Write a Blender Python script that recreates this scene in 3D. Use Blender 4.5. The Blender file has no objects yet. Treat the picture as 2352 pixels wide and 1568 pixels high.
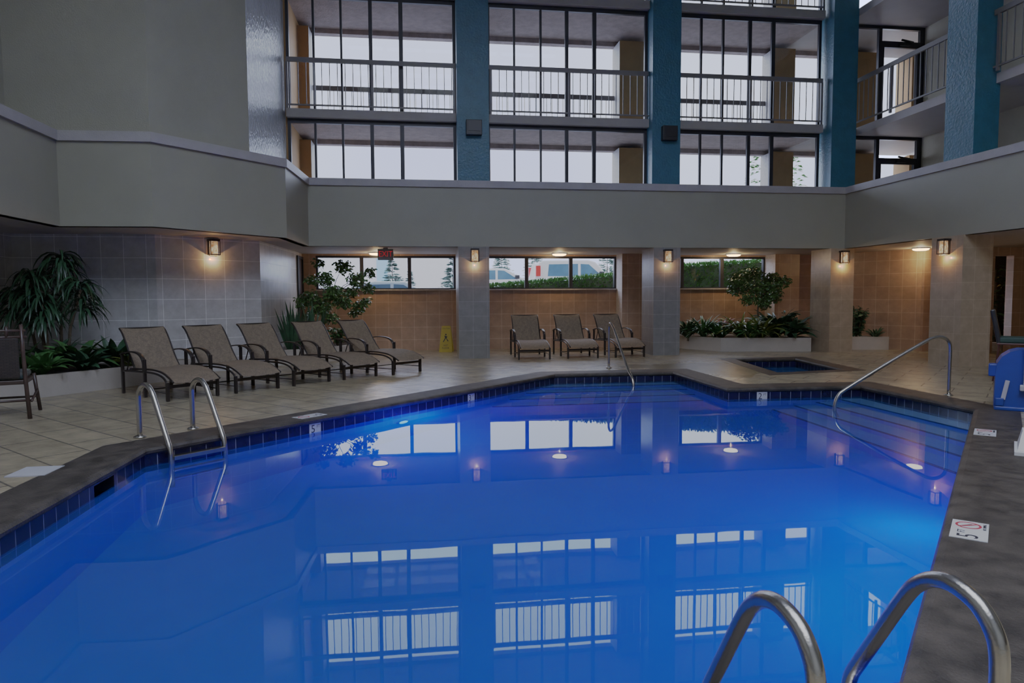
import bpy, bmesh, math, random
from math import sin, cos, pi, radians as rad
from mathutils import Vector as V, Matrix
from mathutils.geometry import tessellate_polygon

random.seed(7)
scene = bpy.context.scene
COL = scene.collection

# ------------------------------------------------------------------ materials
def lin(c):
    return tuple((x / 12.92 if x <= .04045 else ((x + .055) / 1.055) ** 2.4) for x in c)

class NT:
    def __init__(s, name):
        s.m = bpy.data.materials.new(name); s.m.use_nodes = True
        s.t = s.m.node_tree; s.t.nodes.clear()
        s.out = s.n('ShaderNodeOutputMaterial')
    def n(s, typ, ins=None, **kw):
        nd = s.t.nodes.new(typ)
        for k, v in kw.items(): setattr(nd, k, v)
        for k, v in (ins or {}).items():
            if hasattr(v, 'bl_idname') or isinstance(v, bpy.types.NodeSocket): s.t.links.new(v, nd.inputs[k])
            else: nd.inputs[k].default_value = v
        return nd
    def l(s, a, b): s.t.links.new(a, b)

def rgba(c): return (c[0], c[1], c[2], 1.0)

def pmat(name, col, rough=.6, metal=0., var=.0, vscale=3., bump=0., bscale=40., spec=.5, emit=None, estr=0., coat=0., col2=None, stretch=None, bdist=.02):
    """Principled material with noise colour variation and noise bump, in object space."""
    t = NT(name)
    p = t.n('ShaderNodeBsdfPrincipled', {'Roughness': rough, 'Metallic': metal, 'Specular IOR Level': spec, 'Coat Weight': coat})
    p.inputs['Base Color'].default_value = rgba(col)
    tc = t.n('ShaderNodeTexCoord')
    vec = tc.outputs['Object']
    if stretch:
        mp = t.n('ShaderNodeMapping', {'Vector': vec, 'Scale': stretch}); vec = mp.outputs[0]
    if var or col2:
        nz = t.n('ShaderNodeTexNoise', {'Vector': vec, 'Scale': vscale, 'Detail': 4., 'Roughness': .6})
        c2 = col2 or tuple(max(0, x * (1 - var)) for x in col)
        c1 = col if col2 else tuple(min(1, x * (1 + var)) for x in col)
        cr = t.n('ShaderNodeValToRGB', {'Fac': nz.outputs['Fac']})
        cr.color_ramp.elements[0].position = .35; cr.color_ramp.elements[1].position = .65
        cr.color_ramp.elements[0].color = rgba(c2); cr.color_ramp.elements[1].color = rgba(c1)
        t.l(cr.outputs[0], p.inputs['Base Color'])
    if bump:
        nb = t.n('ShaderNodeTexNoise', {'Vector': vec, 'Scale': bscale, 'Detail': 3.})
        bp = t.n('ShaderNodeBump', {'Height': nb.outputs['Fac'], 'Strength': bump, 'Distance': bdist})
        t.l(bp.outputs[0], p.inputs['Normal'])
    if emit:
        p.inputs['Emission Color'].default_value = rgba(emit); p.inputs['Emission Strength'].default_value = estr
    t.l(p.outputs[0], t.out.inputs[0])
    return t.m

def tilemat(name, col, grout, w, h, rough=.35, mortar=.01, var=.18, offset=0., rot=0., vec='UV', vscale=5., bump=.25, mixvar=.12, wet=None, loc=(0, 0, 0), freq=2, bdist=.01):
    t = NT(name)
    tc = t.n('ShaderNodeTexCoord')
    mp = t.n('ShaderNodeMapping', {'Vector': tc.outputs[vec], 'Rotation': (0, 0, rot), 'Location': loc})
    br = t.n('ShaderNodeTexBrick', {'Vector': mp.outputs[0], 'Scale': 1., 'Mortar Size': mortar / 2, 'Mortar Smooth': .2, 'Brick Width': w, 'Row Height': h, 'Bias': 0.}, offset=offset, offset_frequency=freq)
    br.inputs['Color1'].default_value = rgba(tuple(x * (1 + mixvar) for x in col))
    br.inputs['Color2'].default_value = rgba(tuple(x * (1 - mixvar) for x in col))
    br.inputs['Mortar'].default_value = rgba(grout)
    nz = t.n('ShaderNodeTexNoise', {'Vector': mp.outputs[0], 'Scale': vscale, 'Detail': 5., 'Roughness': .65})
    mr = t.n('ShaderNodeMapRange', {'Value': nz.outputs['Fac'], 'From Min': .3, 'From Max': .7, 'To Min': 1 - var, 'To Max': 1 + var})
    mx = t.n('ShaderNodeMix', {'Factor': 1.}, data_type='RGBA', blend_type='MULTIPLY')
    t.l(br.outputs['Color'], mx.inputs[6])
    cmb = t.n('ShaderNodeCombineColor', {0: mr.outputs[0], 1: mr.outputs[0], 2: mr.outputs[0]})
    t.l(cmb.outputs[0], mx.inputs[7])
    p = t.n('ShaderNodeBsdfPrincipled', {'Roughness': rough, 'Base Color': mx.outputs[2]})
    hgt = t.n('ShaderNodeMath', {0: br.outputs['Fac'], 1: -1.}, operation='MULTIPLY')
    h2 = t.n('ShaderNodeMath', {0: nz.outputs['Fac'], 1: .5, 2: hgt.outputs[0]}, operation='MULTIPLY_ADD')
    bp = t.n('ShaderNodeBump', {'Height': h2.outputs[0], 'Strength': bump, 'Distance': bdist})
    t.l(bp.outputs[0], p.inputs['Normal'])
    if wet:  # damp patches on the stone: darker and smoother around the spa corner
        wx, wy, wr = wet
        mo = t.n('ShaderNodeMapping', {'Vector': tc.outputs['Object'], 'Location': (-wx, -wy, 0)})
        ln = t.n('ShaderNodeVectorMath', {0: mo.outputs[0]}, operation='LENGTH')
        wn = t.n('ShaderNodeTexNoise', {'Vector': tc.outputs['Object'], 'Scale': 1.6, 'Detail': 3.})
        sb = t.n('ShaderNodeMath', {0: wn.outputs['Fac'], 1: 2.2, 2: -1.1}, operation='MULTIPLY_ADD')
        ad = t.n('ShaderNodeMath', {0: ln.outputs['Value'], 1: sb.outputs[0]}, operation='ADD')
        mk = t.n('ShaderNodeMapRange', {'Value': ad.outputs[0], 'From Min': wr, 'From Max': wr * .93, 'To Min': 0., 'To Max': 1.})
        mw = t.n('ShaderNodeMix', {'Factor': mk.outputs[0]}, data_type='RGBA')
        t.l(mx.outputs[2], mw.inputs[6])
        dk = t.n('ShaderNodeMix', {'Factor': 1.}, data_type='RGBA', blend_type='MULTIPLY'); t.l(mx.outputs[2], dk.inputs[6]); dk.inputs[7].default_value = (.42, .39, .28, 1)
        t.l(dk.outputs[2], mw.inputs[7]); t.l(mw.outputs[2], p.inputs['Base Color'])
        rr = t.n('ShaderNodeMapRange', {'Value': mk.outputs[0], 'To Min': rough, 'To Max': .3}); t.l(rr.outputs[0], p.inputs['Roughness'])
    t.l(p.outputs[0], t.out.inputs[0])
    return t.m

def glassmat(name, tint=(.8, .84, .88), refl=.10, rough=.0):
    t = NT(name)
    tr = t.n('ShaderNodeBsdfTransparent', {'Color': rgba(tint)})
    gl = t.n('ShaderNodeBsdfGlossy', {'Color': (1, 1, 1, 1), 'Roughness': rough})
    lw = t.n('ShaderNodeFresnel', {'IOR': 1.3})
    mr = t.n('ShaderNodeMapRange', {'Value': lw.outputs[0], 'To Min': refl, 'To Max': .8})
    mx = t.n('ShaderNodeMixShader', {0: mr.outputs[0], 1: tr.outputs[0], 2: gl.outputs[0]})
    t.l(mx.outputs[0], t.out.inputs[0]); return t.m

def emat(name, col, s):
    t = NT(name)
    e = t.n('ShaderNodeEmission', {'Color': rgba(col), 'Strength': s}); t.l(e.outputs[0], t.out.inputs[0]); return t.m

def watermat(name):
    t = NT(name)
    tc = t.n('ShaderNodeTexCoord')
    nz = t.n('ShaderNodeTexNoise', {'Vector': tc.outputs['Object'], 'Scale': 1.3, 'Detail': 2.})
    bp = t.n('ShaderNodeBump', {'Height': nz.outputs['Fac'], 'Strength': .012, 'Distance': .05})
    gl = t.n('ShaderNodeBsdfGlossy', {'Color': (.78, .90, 1, 1), 'Roughness': .012, 'Normal': bp.outputs[0]})
    rf = t.n('ShaderNodeBsdfRefraction', {'Color': (.80, .95, 1, 1), 'Roughness': 0., 'IOR': 1.33, 'Normal': bp.outputs[0]})
    tl = t.n('ShaderNodeBsdfTranslucent', {'Color': (.0, .26, .85, 1)})
    df = t.n('ShaderNodeBsdfDiffuse', {'Color': (.003, .14, .27, 1)})
    m1 = t.n('ShaderNodeMixShader', {0: .40, 1: tl.outputs[0], 2: df.outputs[0]})
    m2 = t.n('ShaderNodeMixShader', {0: .38, 1: rf.outputs[0], 2: m1.outputs[0]})
    lw = t.n('ShaderNodeLayerWeight', {'Blend': .5, 'Normal': bp.outputs[0]})
    pw = t.n('ShaderNodeMath', {0: lw.outputs['Facing'], 1: 5.4}, operation='POWER')
    mr = t.n('ShaderNodeMapRange', {'Value': pw.outputs[0], 'From Min': .0, 'From Max': 1., 'To Min': .05, 'To Max': .8})
    mx = t.n('ShaderNodeMixShader', {0: mr.outputs[0], 1: m2.outputs[0], 2: gl.outputs[0]})
    t.l(mx.outputs[0], t.out.inputs[0])
    va = t.n('ShaderNodeVolumeAbsorption', {'Color': (.13, .60, .92, 1), 'Density': .8})
    t.l(va.outputs[0], t.out.inputs[1])
    return t.m

M = {}
M['wall'] = pmat('cream_stucco', (.305, .295, .235), .55, var=.05, bump=.35, bscale=60, vscale=1.2)
M['wallcream'] = pmat('pale_cream_stucco', (.50, .47, .37), .6, var=.05, bump=.3, bscale=60)
M['wallsheen'] = pmat('glossy_stucco', (.34, .36, .38), .22, var=.08, bump=.8, bscale=16, vscale=2, stretch=(1.6, 1.6, .7), bdist=.03)
M['parapet'] = pmat('parapet_paint', (.30, .29, .23), .45, var=.04, bump=.12, bscale=90, vscale=1.)
M['cap'] = pmat('cap_trim_paint', (.38, .365, .365), .45, var=.06, bump=.25, bscale=70)
M['soffit'] = pmat('soffit_paint', (.50, .46, .43), .6, var=.04, bump=.1)
M['ceil2'] = pmat('walkway_ceiling_stucco', (.42, .35, .32), .8, var=.14, bump=.8, bscale=25, vscale=6)
M['brown_glow'] = pmat('brown_paint_warm_glow', (.52, .30, .12), .7, var=.06, bump=.2)  # brown wall paint, the walkway's warm glow mixed into its amber tone
M['jamb'] = pmat('grey_stucco_jamb', (.46, .44, .44), .6, var=.12, bump=.6, bscale=50, vscale=20)
M['blue'] = pmat('teal_blue_stucco', (.020, .135, .20), .40, var=.10, bump=.7, bscale=22, vscale=4, spec=.55, bdist=.015)
M['slab'] = pmat('slab_edge_paint', (.34, .315, .29), .6, var=.05, bump=.15)
M['rail'] = pmat('railing_paint', (.17, .155, .145), .45, var=.03)
M['darkframe'] = pmat('bronze_frame', (.022, .022, .028), .4, metal=.3, var=.2)
M['dooredge'] = pmat('dark_door', (.028, .018, .016), .4, var=.2)
M['tile_grey'] = tilemat('grey_wall_tile', (.50, .50, .495), (.86, .86, .85), .355, .345, rough=.3, var=.15, mixvar=.06, loc=(.11, .095, 0))
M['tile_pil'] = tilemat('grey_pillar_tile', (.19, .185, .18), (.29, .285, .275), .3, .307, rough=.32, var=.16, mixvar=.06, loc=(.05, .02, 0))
M['tile_pil_lit'] = tilemat('warm_lit_pillar_tile', (.36, .275, .19), (.45, .35, .25), .3, .307, rough=.32, var=.16, mixvar=.05, loc=(.05, .02, 0))  # tan pillar tile with warm lamplight put into its colour
M['tile_tan'] = tilemat('tan_wall_tile', (.40, .25, .16), (.60, .44, .31), .31, .31, rough=.35, var=.16, mixvar=.06, loc=(.1, .045, 0))
M['deck'] = tilemat('stone_deck', (.305, .25, .165), (.13, .11, .08), .80, .40, rough=.27, mortar=.016, var=.24, offset=.5, rot=rad(45), vec='Object', vscale=4., bump=.9, bdist=.03, mixvar=.10, wet=(5.0, 11.6, 1.15))
M['coping'] = pmat('coping_stone', (.038, .031, .025), .55, spec=.35, var=.55, vscale=6, bump=.6, bscale=70, bdist=.008)
M['band'] = tilemat('navy_waterline_tile', (.007, .009, .032), (.20, .22, .27), .152, .152, rough=.15, mortar=.008, var=.3, mixvar=.25, bump=.2, loc=(.03, .06, 0))
M['plaster'] = pmat('pool_plaster', (.46, .58, .66), .7, var=.04, vscale=1.5)
M['nose'] = pmat('navy_step_nosing', (.01, .018, .06), .3, var=.2)
M['water'] = watermat('pool_water')
M['steel'] = pmat('brushed_stainless', (.50, .48, .45), .25, metal=1., var=.06, vscale=4, bump=.05, bscale=90, stretch=(1, 1, 1))
M['sling'] = tilemat('woven_sling_fabric', (.21, .152, .098), (.10, .08, .06), .016, .008, rough=.75, mortar=.002, var=.2, mixvar=.25, offset=.5, bump=.15, vscale=14.)
M['bronze'] = pmat('bronze_aluminium', (.028, .022, .020), .35, metal=.4, var=.15)
M['planter'] = pmat('cream_planter_paint', (.44, .40, .35), .6, var=.05, bump=.15)
M['soil'] = pmat('soil', (.03, .022, .016), .95, var=.4, vscale=30, bump=1., bscale=60)
def leafm(name, c, var=.4): return pmat(name, c, .38, var=var, vscale=6, spec=.5)
M['leaf_dark'] = leafm('dark_green_leaf', (.026, .072, .034))
M['leaf_mid'] = leafm('mid_green_leaf', (.050, .135, .036))
M['leaf_ficus'] = leafm('ficus_leaf', (.062, .13, .030))
M['leaf_yel'] = leafm('lime_leaf', (.16, .19, .035))
M['leaf_red'] = leafm('red_leaf', (.20, .035, .02))
M['leaf_out'] = leafm('hedge_leaf', (.07, .19, .03))
M['leaf_con'] = leafm('conifer_needle', (.10, .16, .13))
M['bark'] = pmat('bark', (.10, .075, .05), .85, var=.3, vscale=12, bump=.7, bscale=30)
M['glass'] = glassmat('window_glass', (.44, .455, .48), .015)
M['glassg'] = glassmat('low_window_glass', (.50, .515, .54), .01)
M['white'] = pmat('white_plastic', (.62, .62, .62), .45, var=.03)
M['ceramic'] = pmat('white_ceramic_marker', (.55, .56, .58), .3, var=.05)
M['black'] = pmat('black_plastic', (.012, .012, .014), .4, var=.1)
M['ink'] = pmat('black_ink', (.01, .012, .02), .5, var=.05)
M['red'] = pmat('red_ink', (.42, .03, .04), .5, var=.05)
M['bluep'] = pmat('royal_blue_cover', (.004, .055, .27), .42, var=.12, vscale=5)
M['greyp'] = pmat('light_grey_plastic', (.42, .42, .45), .4, var=.04)
M['yellow'] = pmat('yellow_plastic', (.50, .36, .02), .5, var=.08)
M['wicker'] = tilemat('dark_wicker', (.030, .020, .016), (.008, .006, .005), .05, .016, rough=.6, mortar=.006, mixvar=.3, offset=.5, bump=1.)
M['bamboo'] = pmat('stained_bamboo', (.045, .026, .020), .4, var=.3, vscale=9)
M['cushion'] = pmat('leaf_print_fabric', (.16, .16, .14), .8, col2=(.02, .045, .05), vscale=22)
M['greenc'] = pmat('dark_green_cushion', (.018, .05, .04), .7, var=.3)
M['redwood'] = pmat('dark_red_wood', (.07, .018, .012), .4, var=.2)
M['exitface'] = pmat('exit_sign_face', (.20, .19, .17), .4, var=.05)
M['exitred'] = pmat('exit_letter_red', (.45, .02, .02), .4, emit=(.9, .03, .03), estr=.28)
M['sconce_glass'] = None
M['carw'] = pmat('white_car_paint', (.78, .80, .84), .25, coat=.5)
M['cars'] = pmat('silver_blue_car_paint', (.45, .58, .72), .25, coat=.5)
M['card'] = pmat('dark_car_paint', (.05, .07, .10), .25, coat=.5)
M['cargl'] = pmat('car_glass', (.07, .14, .20), .12, var=.1)
M['tail'] = pmat('tail_light_red', (.55, .03, .02), .3, emit=(1, .05, .03), estr=.25)
M['tyre'] = pmat('tyre', (.02, .02, .02), .8)
M['asphalt'] = pmat('asphalt', (.22, .22, .23), .9, var=.15, vscale=3, bump=.4)
M['bldg'] = pmat('pale_building', (.80, .76, .80), .8, var=.03)
M['bldgb'] = pmat('blue_building_panel', (.22, .52, .85), .6, var=.03)
M['beam'] = pmat('roof_beam', (.30, .31, .27), .7, var=.05)
M['back'] = pmat('rear_wall_paint', (.42, .42, .38), .7, var=.05)

def sconceglass():
    t = NT('seeded_warm_glass')
    tc = t.n('ShaderNodeTexCoord')
    vo = t.n('ShaderNodeTexNoise', {'Vector': tc.outputs['Object'], 'Scale': 26., 'Detail': 4.})
    cr = t.n('ShaderNodeValToRGB', {'Fac': vo.outputs['Fac']})
    cr.color_ramp.elements[0].position = .38; cr.color_ramp.elements[0].color = (.55, .22, .09, 1)
    cr.color_ramp.elements[1].position = .66; cr.color_ramp.elements[1].color = (1., .72, .48, 1)
    sx = t.n('ShaderNodeSeparateXYZ', {0: tc.outputs['Object']})
    mr = t.n('ShaderNodeMapRange', {'Value': sx.outputs[2], 'From Min': -.02, 'From Max': .14, 'To Min': 1.3, 'To Max': .55})
    e = t.n('ShaderNodeEmission', {'Color': cr.outputs[0], 'Strength': mr.outputs[0]})
    tr = t.n('ShaderNodeBsdfTransparent', {'Color': (1, .8, .6, 1)})
    mx = t.n('ShaderNodeMixShader', {0: .62, 1: tr.outputs[0], 2: e.outputs[0]})
    t.l(mx.outputs[0], t.out.inputs[0]); return t.m
M['sconce_glass'] = sconceglass()
M['lamp'] = emat('warm_diffuser', (1., .78, .52), 12.)
M['amber'] = emat('amber_glow', (1., .42, .06), .9)
M['pool_lamp'] = emat('blue_lamp_lens', (.25, .75, 1.), 6.)

# ------------------------------------------------------------------ mesh builder
class MB:
    def __init__(s): s.v = []; s.f = []; s.mi = []; s.uv = {}
    def add(s, vs, fs, mi=0):
        b = len(s.v); s.v += [tuple(x) for x in vs]
        for f in fs: s.f.append(tuple(b + i for i in f)); s.mi.append(mi)
        return s
    def box(s, x0, x1, y0, y1, z0, z1, mi=0, T=None):
        vs = [V((x, y, z)) for z in (z0, z1) for y in (y0, y1) for x in (x0, x1)]
        if T is not None: vs = [T @ v for v in vs]
        return s.add(vs, [(0, 2, 3, 1), (4, 5, 7, 6), (0, 1, 5, 4), (2, 6, 7, 3), (0, 4, 6, 2), (1, 3, 7, 5)], mi)
    def rbox(s, x0, x1, y0, y1, z0, z1, r=.01, mi=0, T=None):
        bm = bmesh.new(); bmesh.ops.create_cube(bm, size=1.)
        for v in bm.verts:
            v.co = V(((x0 + x1) / 2 + v.co.x * (x1 - x0), (y0 + y1) / 2 + v.co.y * (y1 - y0), (z0 + z1) / 2 + v.co.z * (z1 - z0)))
        bmesh.ops.bevel(bm, geom=bm.edges[:], offset=r, segments=2, affect='EDGES', profile=.5)
        bm.verts.index_update()
        vs = [(T @ v.co if T is not None else v.co.copy()) for v in bm.verts]
        fs = [[v.index for v in f.verts] for f in bm.faces]
        bm.free(); return s.add(vs, fs, mi)
    def bar(s, p, q, w, h, up=(0, 0, 1), mi=0):
        p, q = V(p), V(q); d = (q - p).normalized(); up = V(up)
        if abs(d.dot(up)) > .99: up = V((1, 0, 0))
        a = d.cross(up).normalized() * w / 2; b = a.cross(d).normalized() * h / 2
        vs = [p - a - b, p + a - b, p + a + b, p - a + b, q - a - b, q + a - b, q + a + b, q - a + b]
        return s.add(vs, [(0, 1, 2, 3), (7, 6, 5, 4), (0, 4, 5, 1), (1, 5, 6, 2), (2, 6, 7, 3), (3, 7, 4, 0)], mi)
    def tube(s, pts, r, n=10, cap=True, mi=0, flat=None):
        pts = [V(p) for p in pts]; rs = r if isinstance(r, (list, tuple)) else [r] * len(pts)
        vs = []; prev = None
        for i, p in enumerate(pts):
            d = (pts[min(i + 1, len(pts) - 1)] - pts[max(i - 1, 0)]).normalized()
            if prev is None:
                u = V((0, 0, 1)) if abs(d.z) < .95 else V((1, 0, 0))
                prev = d.cross(u).normalized()
            a = (prev - d * prev.dot(d)).normalized(); b = d.cross(a); prev = a
            for k in range(n):
                t = 2 * pi * k / n; vs.append(p + (a * cos(t) + b * sin(t)) * rs[i])
        fs = []
        for i in range(len(pts) - 1):
            for k in range(n):
                fs.append((i * n + k, i * n + (k + 1) % n, (i + 1) * n + (k + 1) % n, (i + 1) * n + k))
        if cap: fs += [tuple(range(n - 1, -1, -1)), tuple((len(pts) - 1) * n + k for k in range(n))]
        return s.add(vs, fs, mi)
    def strip(s, pts, w, h, side, mi=0):
        """flat bar swept along pts; width w along 'side', thickness h."""
        pts = [V(p) for p in pts]; side = V(side).normalized(); vs = []
        for i, p in enumerate(pts):
            d = (pts[min(i + 1, len(pts) - 1)] - pts[max(i - 1, 0)]).normalized()
            nn = side.cross(d).normalized()
            for a, b in ((-1, -1), (1, -1), (1, 1), (-1, 1)): vs.append(p + side * a * w / 2 + nn * b * h / 2)
        fs = [(3, 2, 1, 0), tuple(4 * (len(pts) - 1) + k for k in range(4))]
        for i in range(len(pts) - 1):
            for k in range(4): fs.append((4 * i + k, 4 * i + (k + 1) % 4, 4 * i + 4 + (k + 1) % 4, 4 * i + 4 + k))
        return s.add(vs, fs, mi)
    def prism(s, poly, z0, z1, mi=0, top=True, bottom=True):
        n = len(poly); vs = [(x, y, z0) for x, y in poly] + [(x, y, z1) for x, y in poly]
        a = sum(poly[i][0] * poly[(i + 1) % n][1] - poly[(i + 1) % n][0] * poly[i][1] for i in range(n))
        fs = [(i, (i + 1) % n, n + (i + 1) % n, n + i) if a > 0 else (n + i, n + (i + 1) % n, (i + 1) % n, i) for i in range(n)]
        tri = tessellate_polygon([[V((x, y, 0)) for x, y in poly]])
        for t in tri:
            p = [poly[i] for i in t]
            ar = (p[1][0] - p[0][0]) * (p[2][1] - p[0][1]) - (p[2][0] - p[0][0]) * (p[1][1] - p[0][1])
            t = tuple(t) if ar > 0 else tuple(reversed(t))
            if top: fs.append(tuple(n + i for i in t))
            if bottom: fs.append(tuple(reversed(t)))
        return s.add(vs, fs, mi)
    def lathe(s, prof, c=(0, 0, 0), n=20, mi=0, T=None):
        vs = []
        for r, z in prof:
            for k in range(n):
                p = V((c[0] + r * cos(2 * pi * k / n), c[1] + r * sin(2 * pi * k / n), c[2] + z)); vs.append(T @ p if T is not None else p)
        fs = []
        for i in range(len(prof) - 1):
            for k in range(n): fs.append((i * n + k, i * n + (k + 1) % n, (i + 1) * n + (k + 1) % n, (i + 1) * n + k))
        fs.append(tuple(range(n - 1, -1, -1))); fs.append(tuple((len(prof) - 1) * n + k for k in range(n)))
        return s.add(vs, fs, mi)
    def leaf(s, base, d, L, W, droop=.5, n=4, fold=.25, shape=.45, mi=0, roll=0.):
        """arching leaf blade with a centre fold."""
        p = V(base); d = V(d).normalized(); vs = []
        for i in range(n + 1):
            t = i / n
            sd = d.cross(V((0, 0, 1)))
            sd = sd.normalized() if sd.length > 1e-4 else V((1, 0, 0))
            up = sd.cross(d).normalized()
            if roll: sd, up = sd * cos(roll) + up * sin(roll), up * cos(roll) - sd * sin(roll)
            prof = (t / shape) ** .7 if t < shape else max(0., (1 - t) / (1 - shape)) ** .8
            w = W * .5 * max(prof, .06 if i == 0 else .02)
            vs += [p - sd * w + up * w * fold, p.copy(), p + sd * w + up * w * fold]
            p = p + d * (L / n); d = (d + V((0, 0, -droop / n))).normalized()
        fs = []
        for i in range(n):
            a = 3 * i; fs += [(a, a + 1, a + 4, a + 3), (a + 1, a + 2, a + 5, a + 4)]
        return s.add(vs, fs, mi)
    def build(s, name, mat, parent=None, smooth=False, loc=None, world_uv=True):
        me = bpy.data.meshes.new(name)
        off = V(loc) if loc is not None else V((0, 0, 0))
        me.from_pydata([tuple(V(v) - off) for v in s.v], [], s.f)
        mats = mat if isinstance(mat, (list, tuple)) else [mat]
        for m in mats: me.materials.append(m)
        if len(mats) > 1: me.polygons.foreach_set('material_index', s.mi)
        me.update()
        uvl = me.uv_layers.new(name='UVMap')
        dat = uvl.data
        for p in me.polygons:
            nx, ny, nz = p.normal
            for li in p.loop_indices:
                co = V(me.vertices[me.loops[li].vertex_index].co) + off
                if abs(nz) > .75: dat[li].uv = (co.x, co.y)
                else:
                    h = math.hypot(nx, ny) or 1.
                    dat[li].uv = ((-ny * co.x + nx * co.y) / h, co.z)
        if smooth:
            me.polygons.foreach_set('use_smooth', [True] * len(me.polygons))
        o = bpy.data.objects.new(name, me); COL.objects.link(o)
        if loc is not None: o.location = off
        if parent: o.parent = parent
        return o

def tag(o, label=None, cat=None, group=None, kind=None):
    if label: o['label'] = label
    if cat: o['category'] = cat
    if group: o['group'] = group
    if kind: o['kind'] = kind
    return o
def struct(o): o['kind'] = 'structure'; return o
def thing(name, label, cat, loc=(0, 0, 0), rz=0., group=None):
    o = bpy.data.objects.new(name, None); COL.objects.link(o); o.location = loc; o.rotation_euler = (0, 0, rz)
    o.empty_display_size = .1
    return tag(o, label, cat, group)
def kids(o): return [c for c in list(bpy.data.objects) if c.parent == o]
def dup(src, loc, rz, label, group=None):
    def cp(o, par):
        c = o.copy(); COL.objects.link(c); c.parent = par
        for ch in TREE.get(o.name, kids(o)): cp(ch, c)
        return c
    r = cp(src, None); r.location = loc; r.rotation_euler = (0, 0, rz); r['label'] = label
    if group: r['group'] = group
    return r
TREE = {}
def text_obj(name, body, size, Mx, mat, parent, depth=.001, align='CENTER', sx=1.):
    cu = bpy.data.curves.new(name + '_c', 'FONT'); cu.body = body; cu.size = size; cu.extrude = depth
    cu.align_x = align; cu.align_y = 'CENTER'; cu.resolution_u = 3
    tmp = bpy.data.objects.new('tmp_text', cu); COL.objects.link(tmp)
    dg = bpy.context.evaluated_depsgraph_get()
    me = bpy.data.meshes.new_from_object(tmp.evaluated_get(dg))
    bpy.data.objects.remove(tmp); bpy.data.curves.remove(cu)
    me.transform(Mx @ Matrix.Diagonal((sx, 1, 1, 1)))
    me.materials.clear(); me.materials.append(mat); me.name = name
    o = bpy.data.objects.new(name, me); COL.objects.link(o); o.parent = parent
    return o
def frameM(origin, x, y):
    x = V(x).normalized(); y = V(y).normalized(); z = x.cross(y)
    m = Matrix((x, y, z)).transposed().to_4x4(); m.translation = V(origin); return m

def smoothpath(pts, per=6):
    """Catmull-Rom through pts."""
    P = [V(p) for p in pts]; P = [P[0] * 2 - P[1]] + P + [P[-1] * 2 - P[-2]]; out = []
    for i in range(1, len(P) - 2):
        for k in range(per):
            t = k / per; a, b, c, d = P[i - 1:i + 3]
            out.append(.5 * ((2 * b) + (c - a) * t + (2 * a - 5 * b + 4 * c - d) * t * t + (3 * b - a - 3 * c + d) * t ** 3))
    out.append(P[-2]); return out

def offset_poly(poly, d):
    """offset a closed CCW polygon outwards by d."""
    n = len(poly); out = []
    for i in range(n):
        p0, p1, p2 = V(poly[i - 1]), V(poly[i]), V(poly[(i + 1) % n])
        a = (p1 - p0).normalized(); b = (p2 - p1).normalized()
        na = V((a.y, -a.x)); nb = V((b.y, -b.x)); m = (na + nb); m = m / (1 + na.dot(nb))
        out.append(tuple(p1 + m * d))
    return out

# ------------------------------------------------------------------ camera
psi, om, ro = rad(7.8), rad(3.65), .0052
fw = V((sin(psi) * cos(om), cos(psi) * cos(om), -sin(om)))
r0 = V((cos(psi), -sin(psi), 0)); u0 = r0.cross(fw)
R_ = r0 * cos(ro) - u0 * sin(ro); U_ = u0 * cos(ro) + r0 * sin(ro)
cam = bpy.data.cameras.new('camera'); cam.lens = 24.; cam.sensor_width = 36.; cam.clip_end = 200
co = bpy.data.objects.new('camera', cam); COL.objects.link(co)
mw = Matrix((R_, U_, -fw)).transposed().to_4x4(); mw.translation = V((0, 0, 1.28)); co.matrix_world = mw
scene.camera = co

# ------------------------------------------------------------------ pool, deck, spa
WZ = -.16
POOL = [(-2.36, 1.97), (1.59, 1.99), (6.22, 6.85), (6.27, 8.95), (4.29, 9.02), (4.33, 11.2), (2.25, 11.2), (-2.36, 6.2)]
SPA = [(6.0, 10.75), (7.39, 11.02), (7.75, 13.2), (6.43, 13.2)]
COPO = offset_poly(POOL, .40); SPAO = offset_poly(SPA, .28)
DECK = [(-7.2, -8.2), (15.2, -8.2), (15.2, 17.3), (-7.2, 17.3)]

def flat_with_holes(mb, outer, holes, z, up=True):
    loops = [[V((x, y, 0)) for x, y in outer]] + [[V((x, y, 0)) for x, y in h] for h in holes]
    pts = [p for l in loops for p in l]
    tris = tessellate_polygon(loops); fs = []
    for t in tris:
        a, b, c = [pts[i] for i in t]
        if ((b - a).cross(c - a).z > 0) != up: t = tuple(reversed(t))
        fs.append(tuple(t))
    mb.add([(p.x, p.y, z) for p in pts], fs)
mb = MB(); flat_with_holes(mb, DECK, [COPO, SPAO], 0.)
struct(mb.build('floor', M['deck']))

def ring(poly, out, z_top, mat, name):
    """bullnose coping: profile swept round the pool edge."""
    prof = [(out, -.09), (out, z_top), (.02, z_top), (-.012, z_top - .008), (-.026, z_top - .028), (-.022, z_top - .05), (-.005, -.062), (.06, -.064)]
    mb = MB(); n = len(poly); rows = [offset_poly(poly, d) for d, z in prof]
    vs = [(x, y, prof[k][1]) for k in range(len(prof)) for x, y in rows[k]]
    fs = []
    for k in range(len(prof) - 1):
        for i in range(n): fs.append((k * n + i, (k + 1) * n + i, (k + 1) * n + (i + 1) % n, k * n + (i + 1) % n))
    fs = [tuple(reversed(f)) for f in fs]
    mb.add(vs, fs); return struct(mb.build(name, mat))
ring(POOL, .40, .004, M['coping'], 'trim_1')
ring(SPA, .28, .004, M['coping'], 'trim_2')

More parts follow.
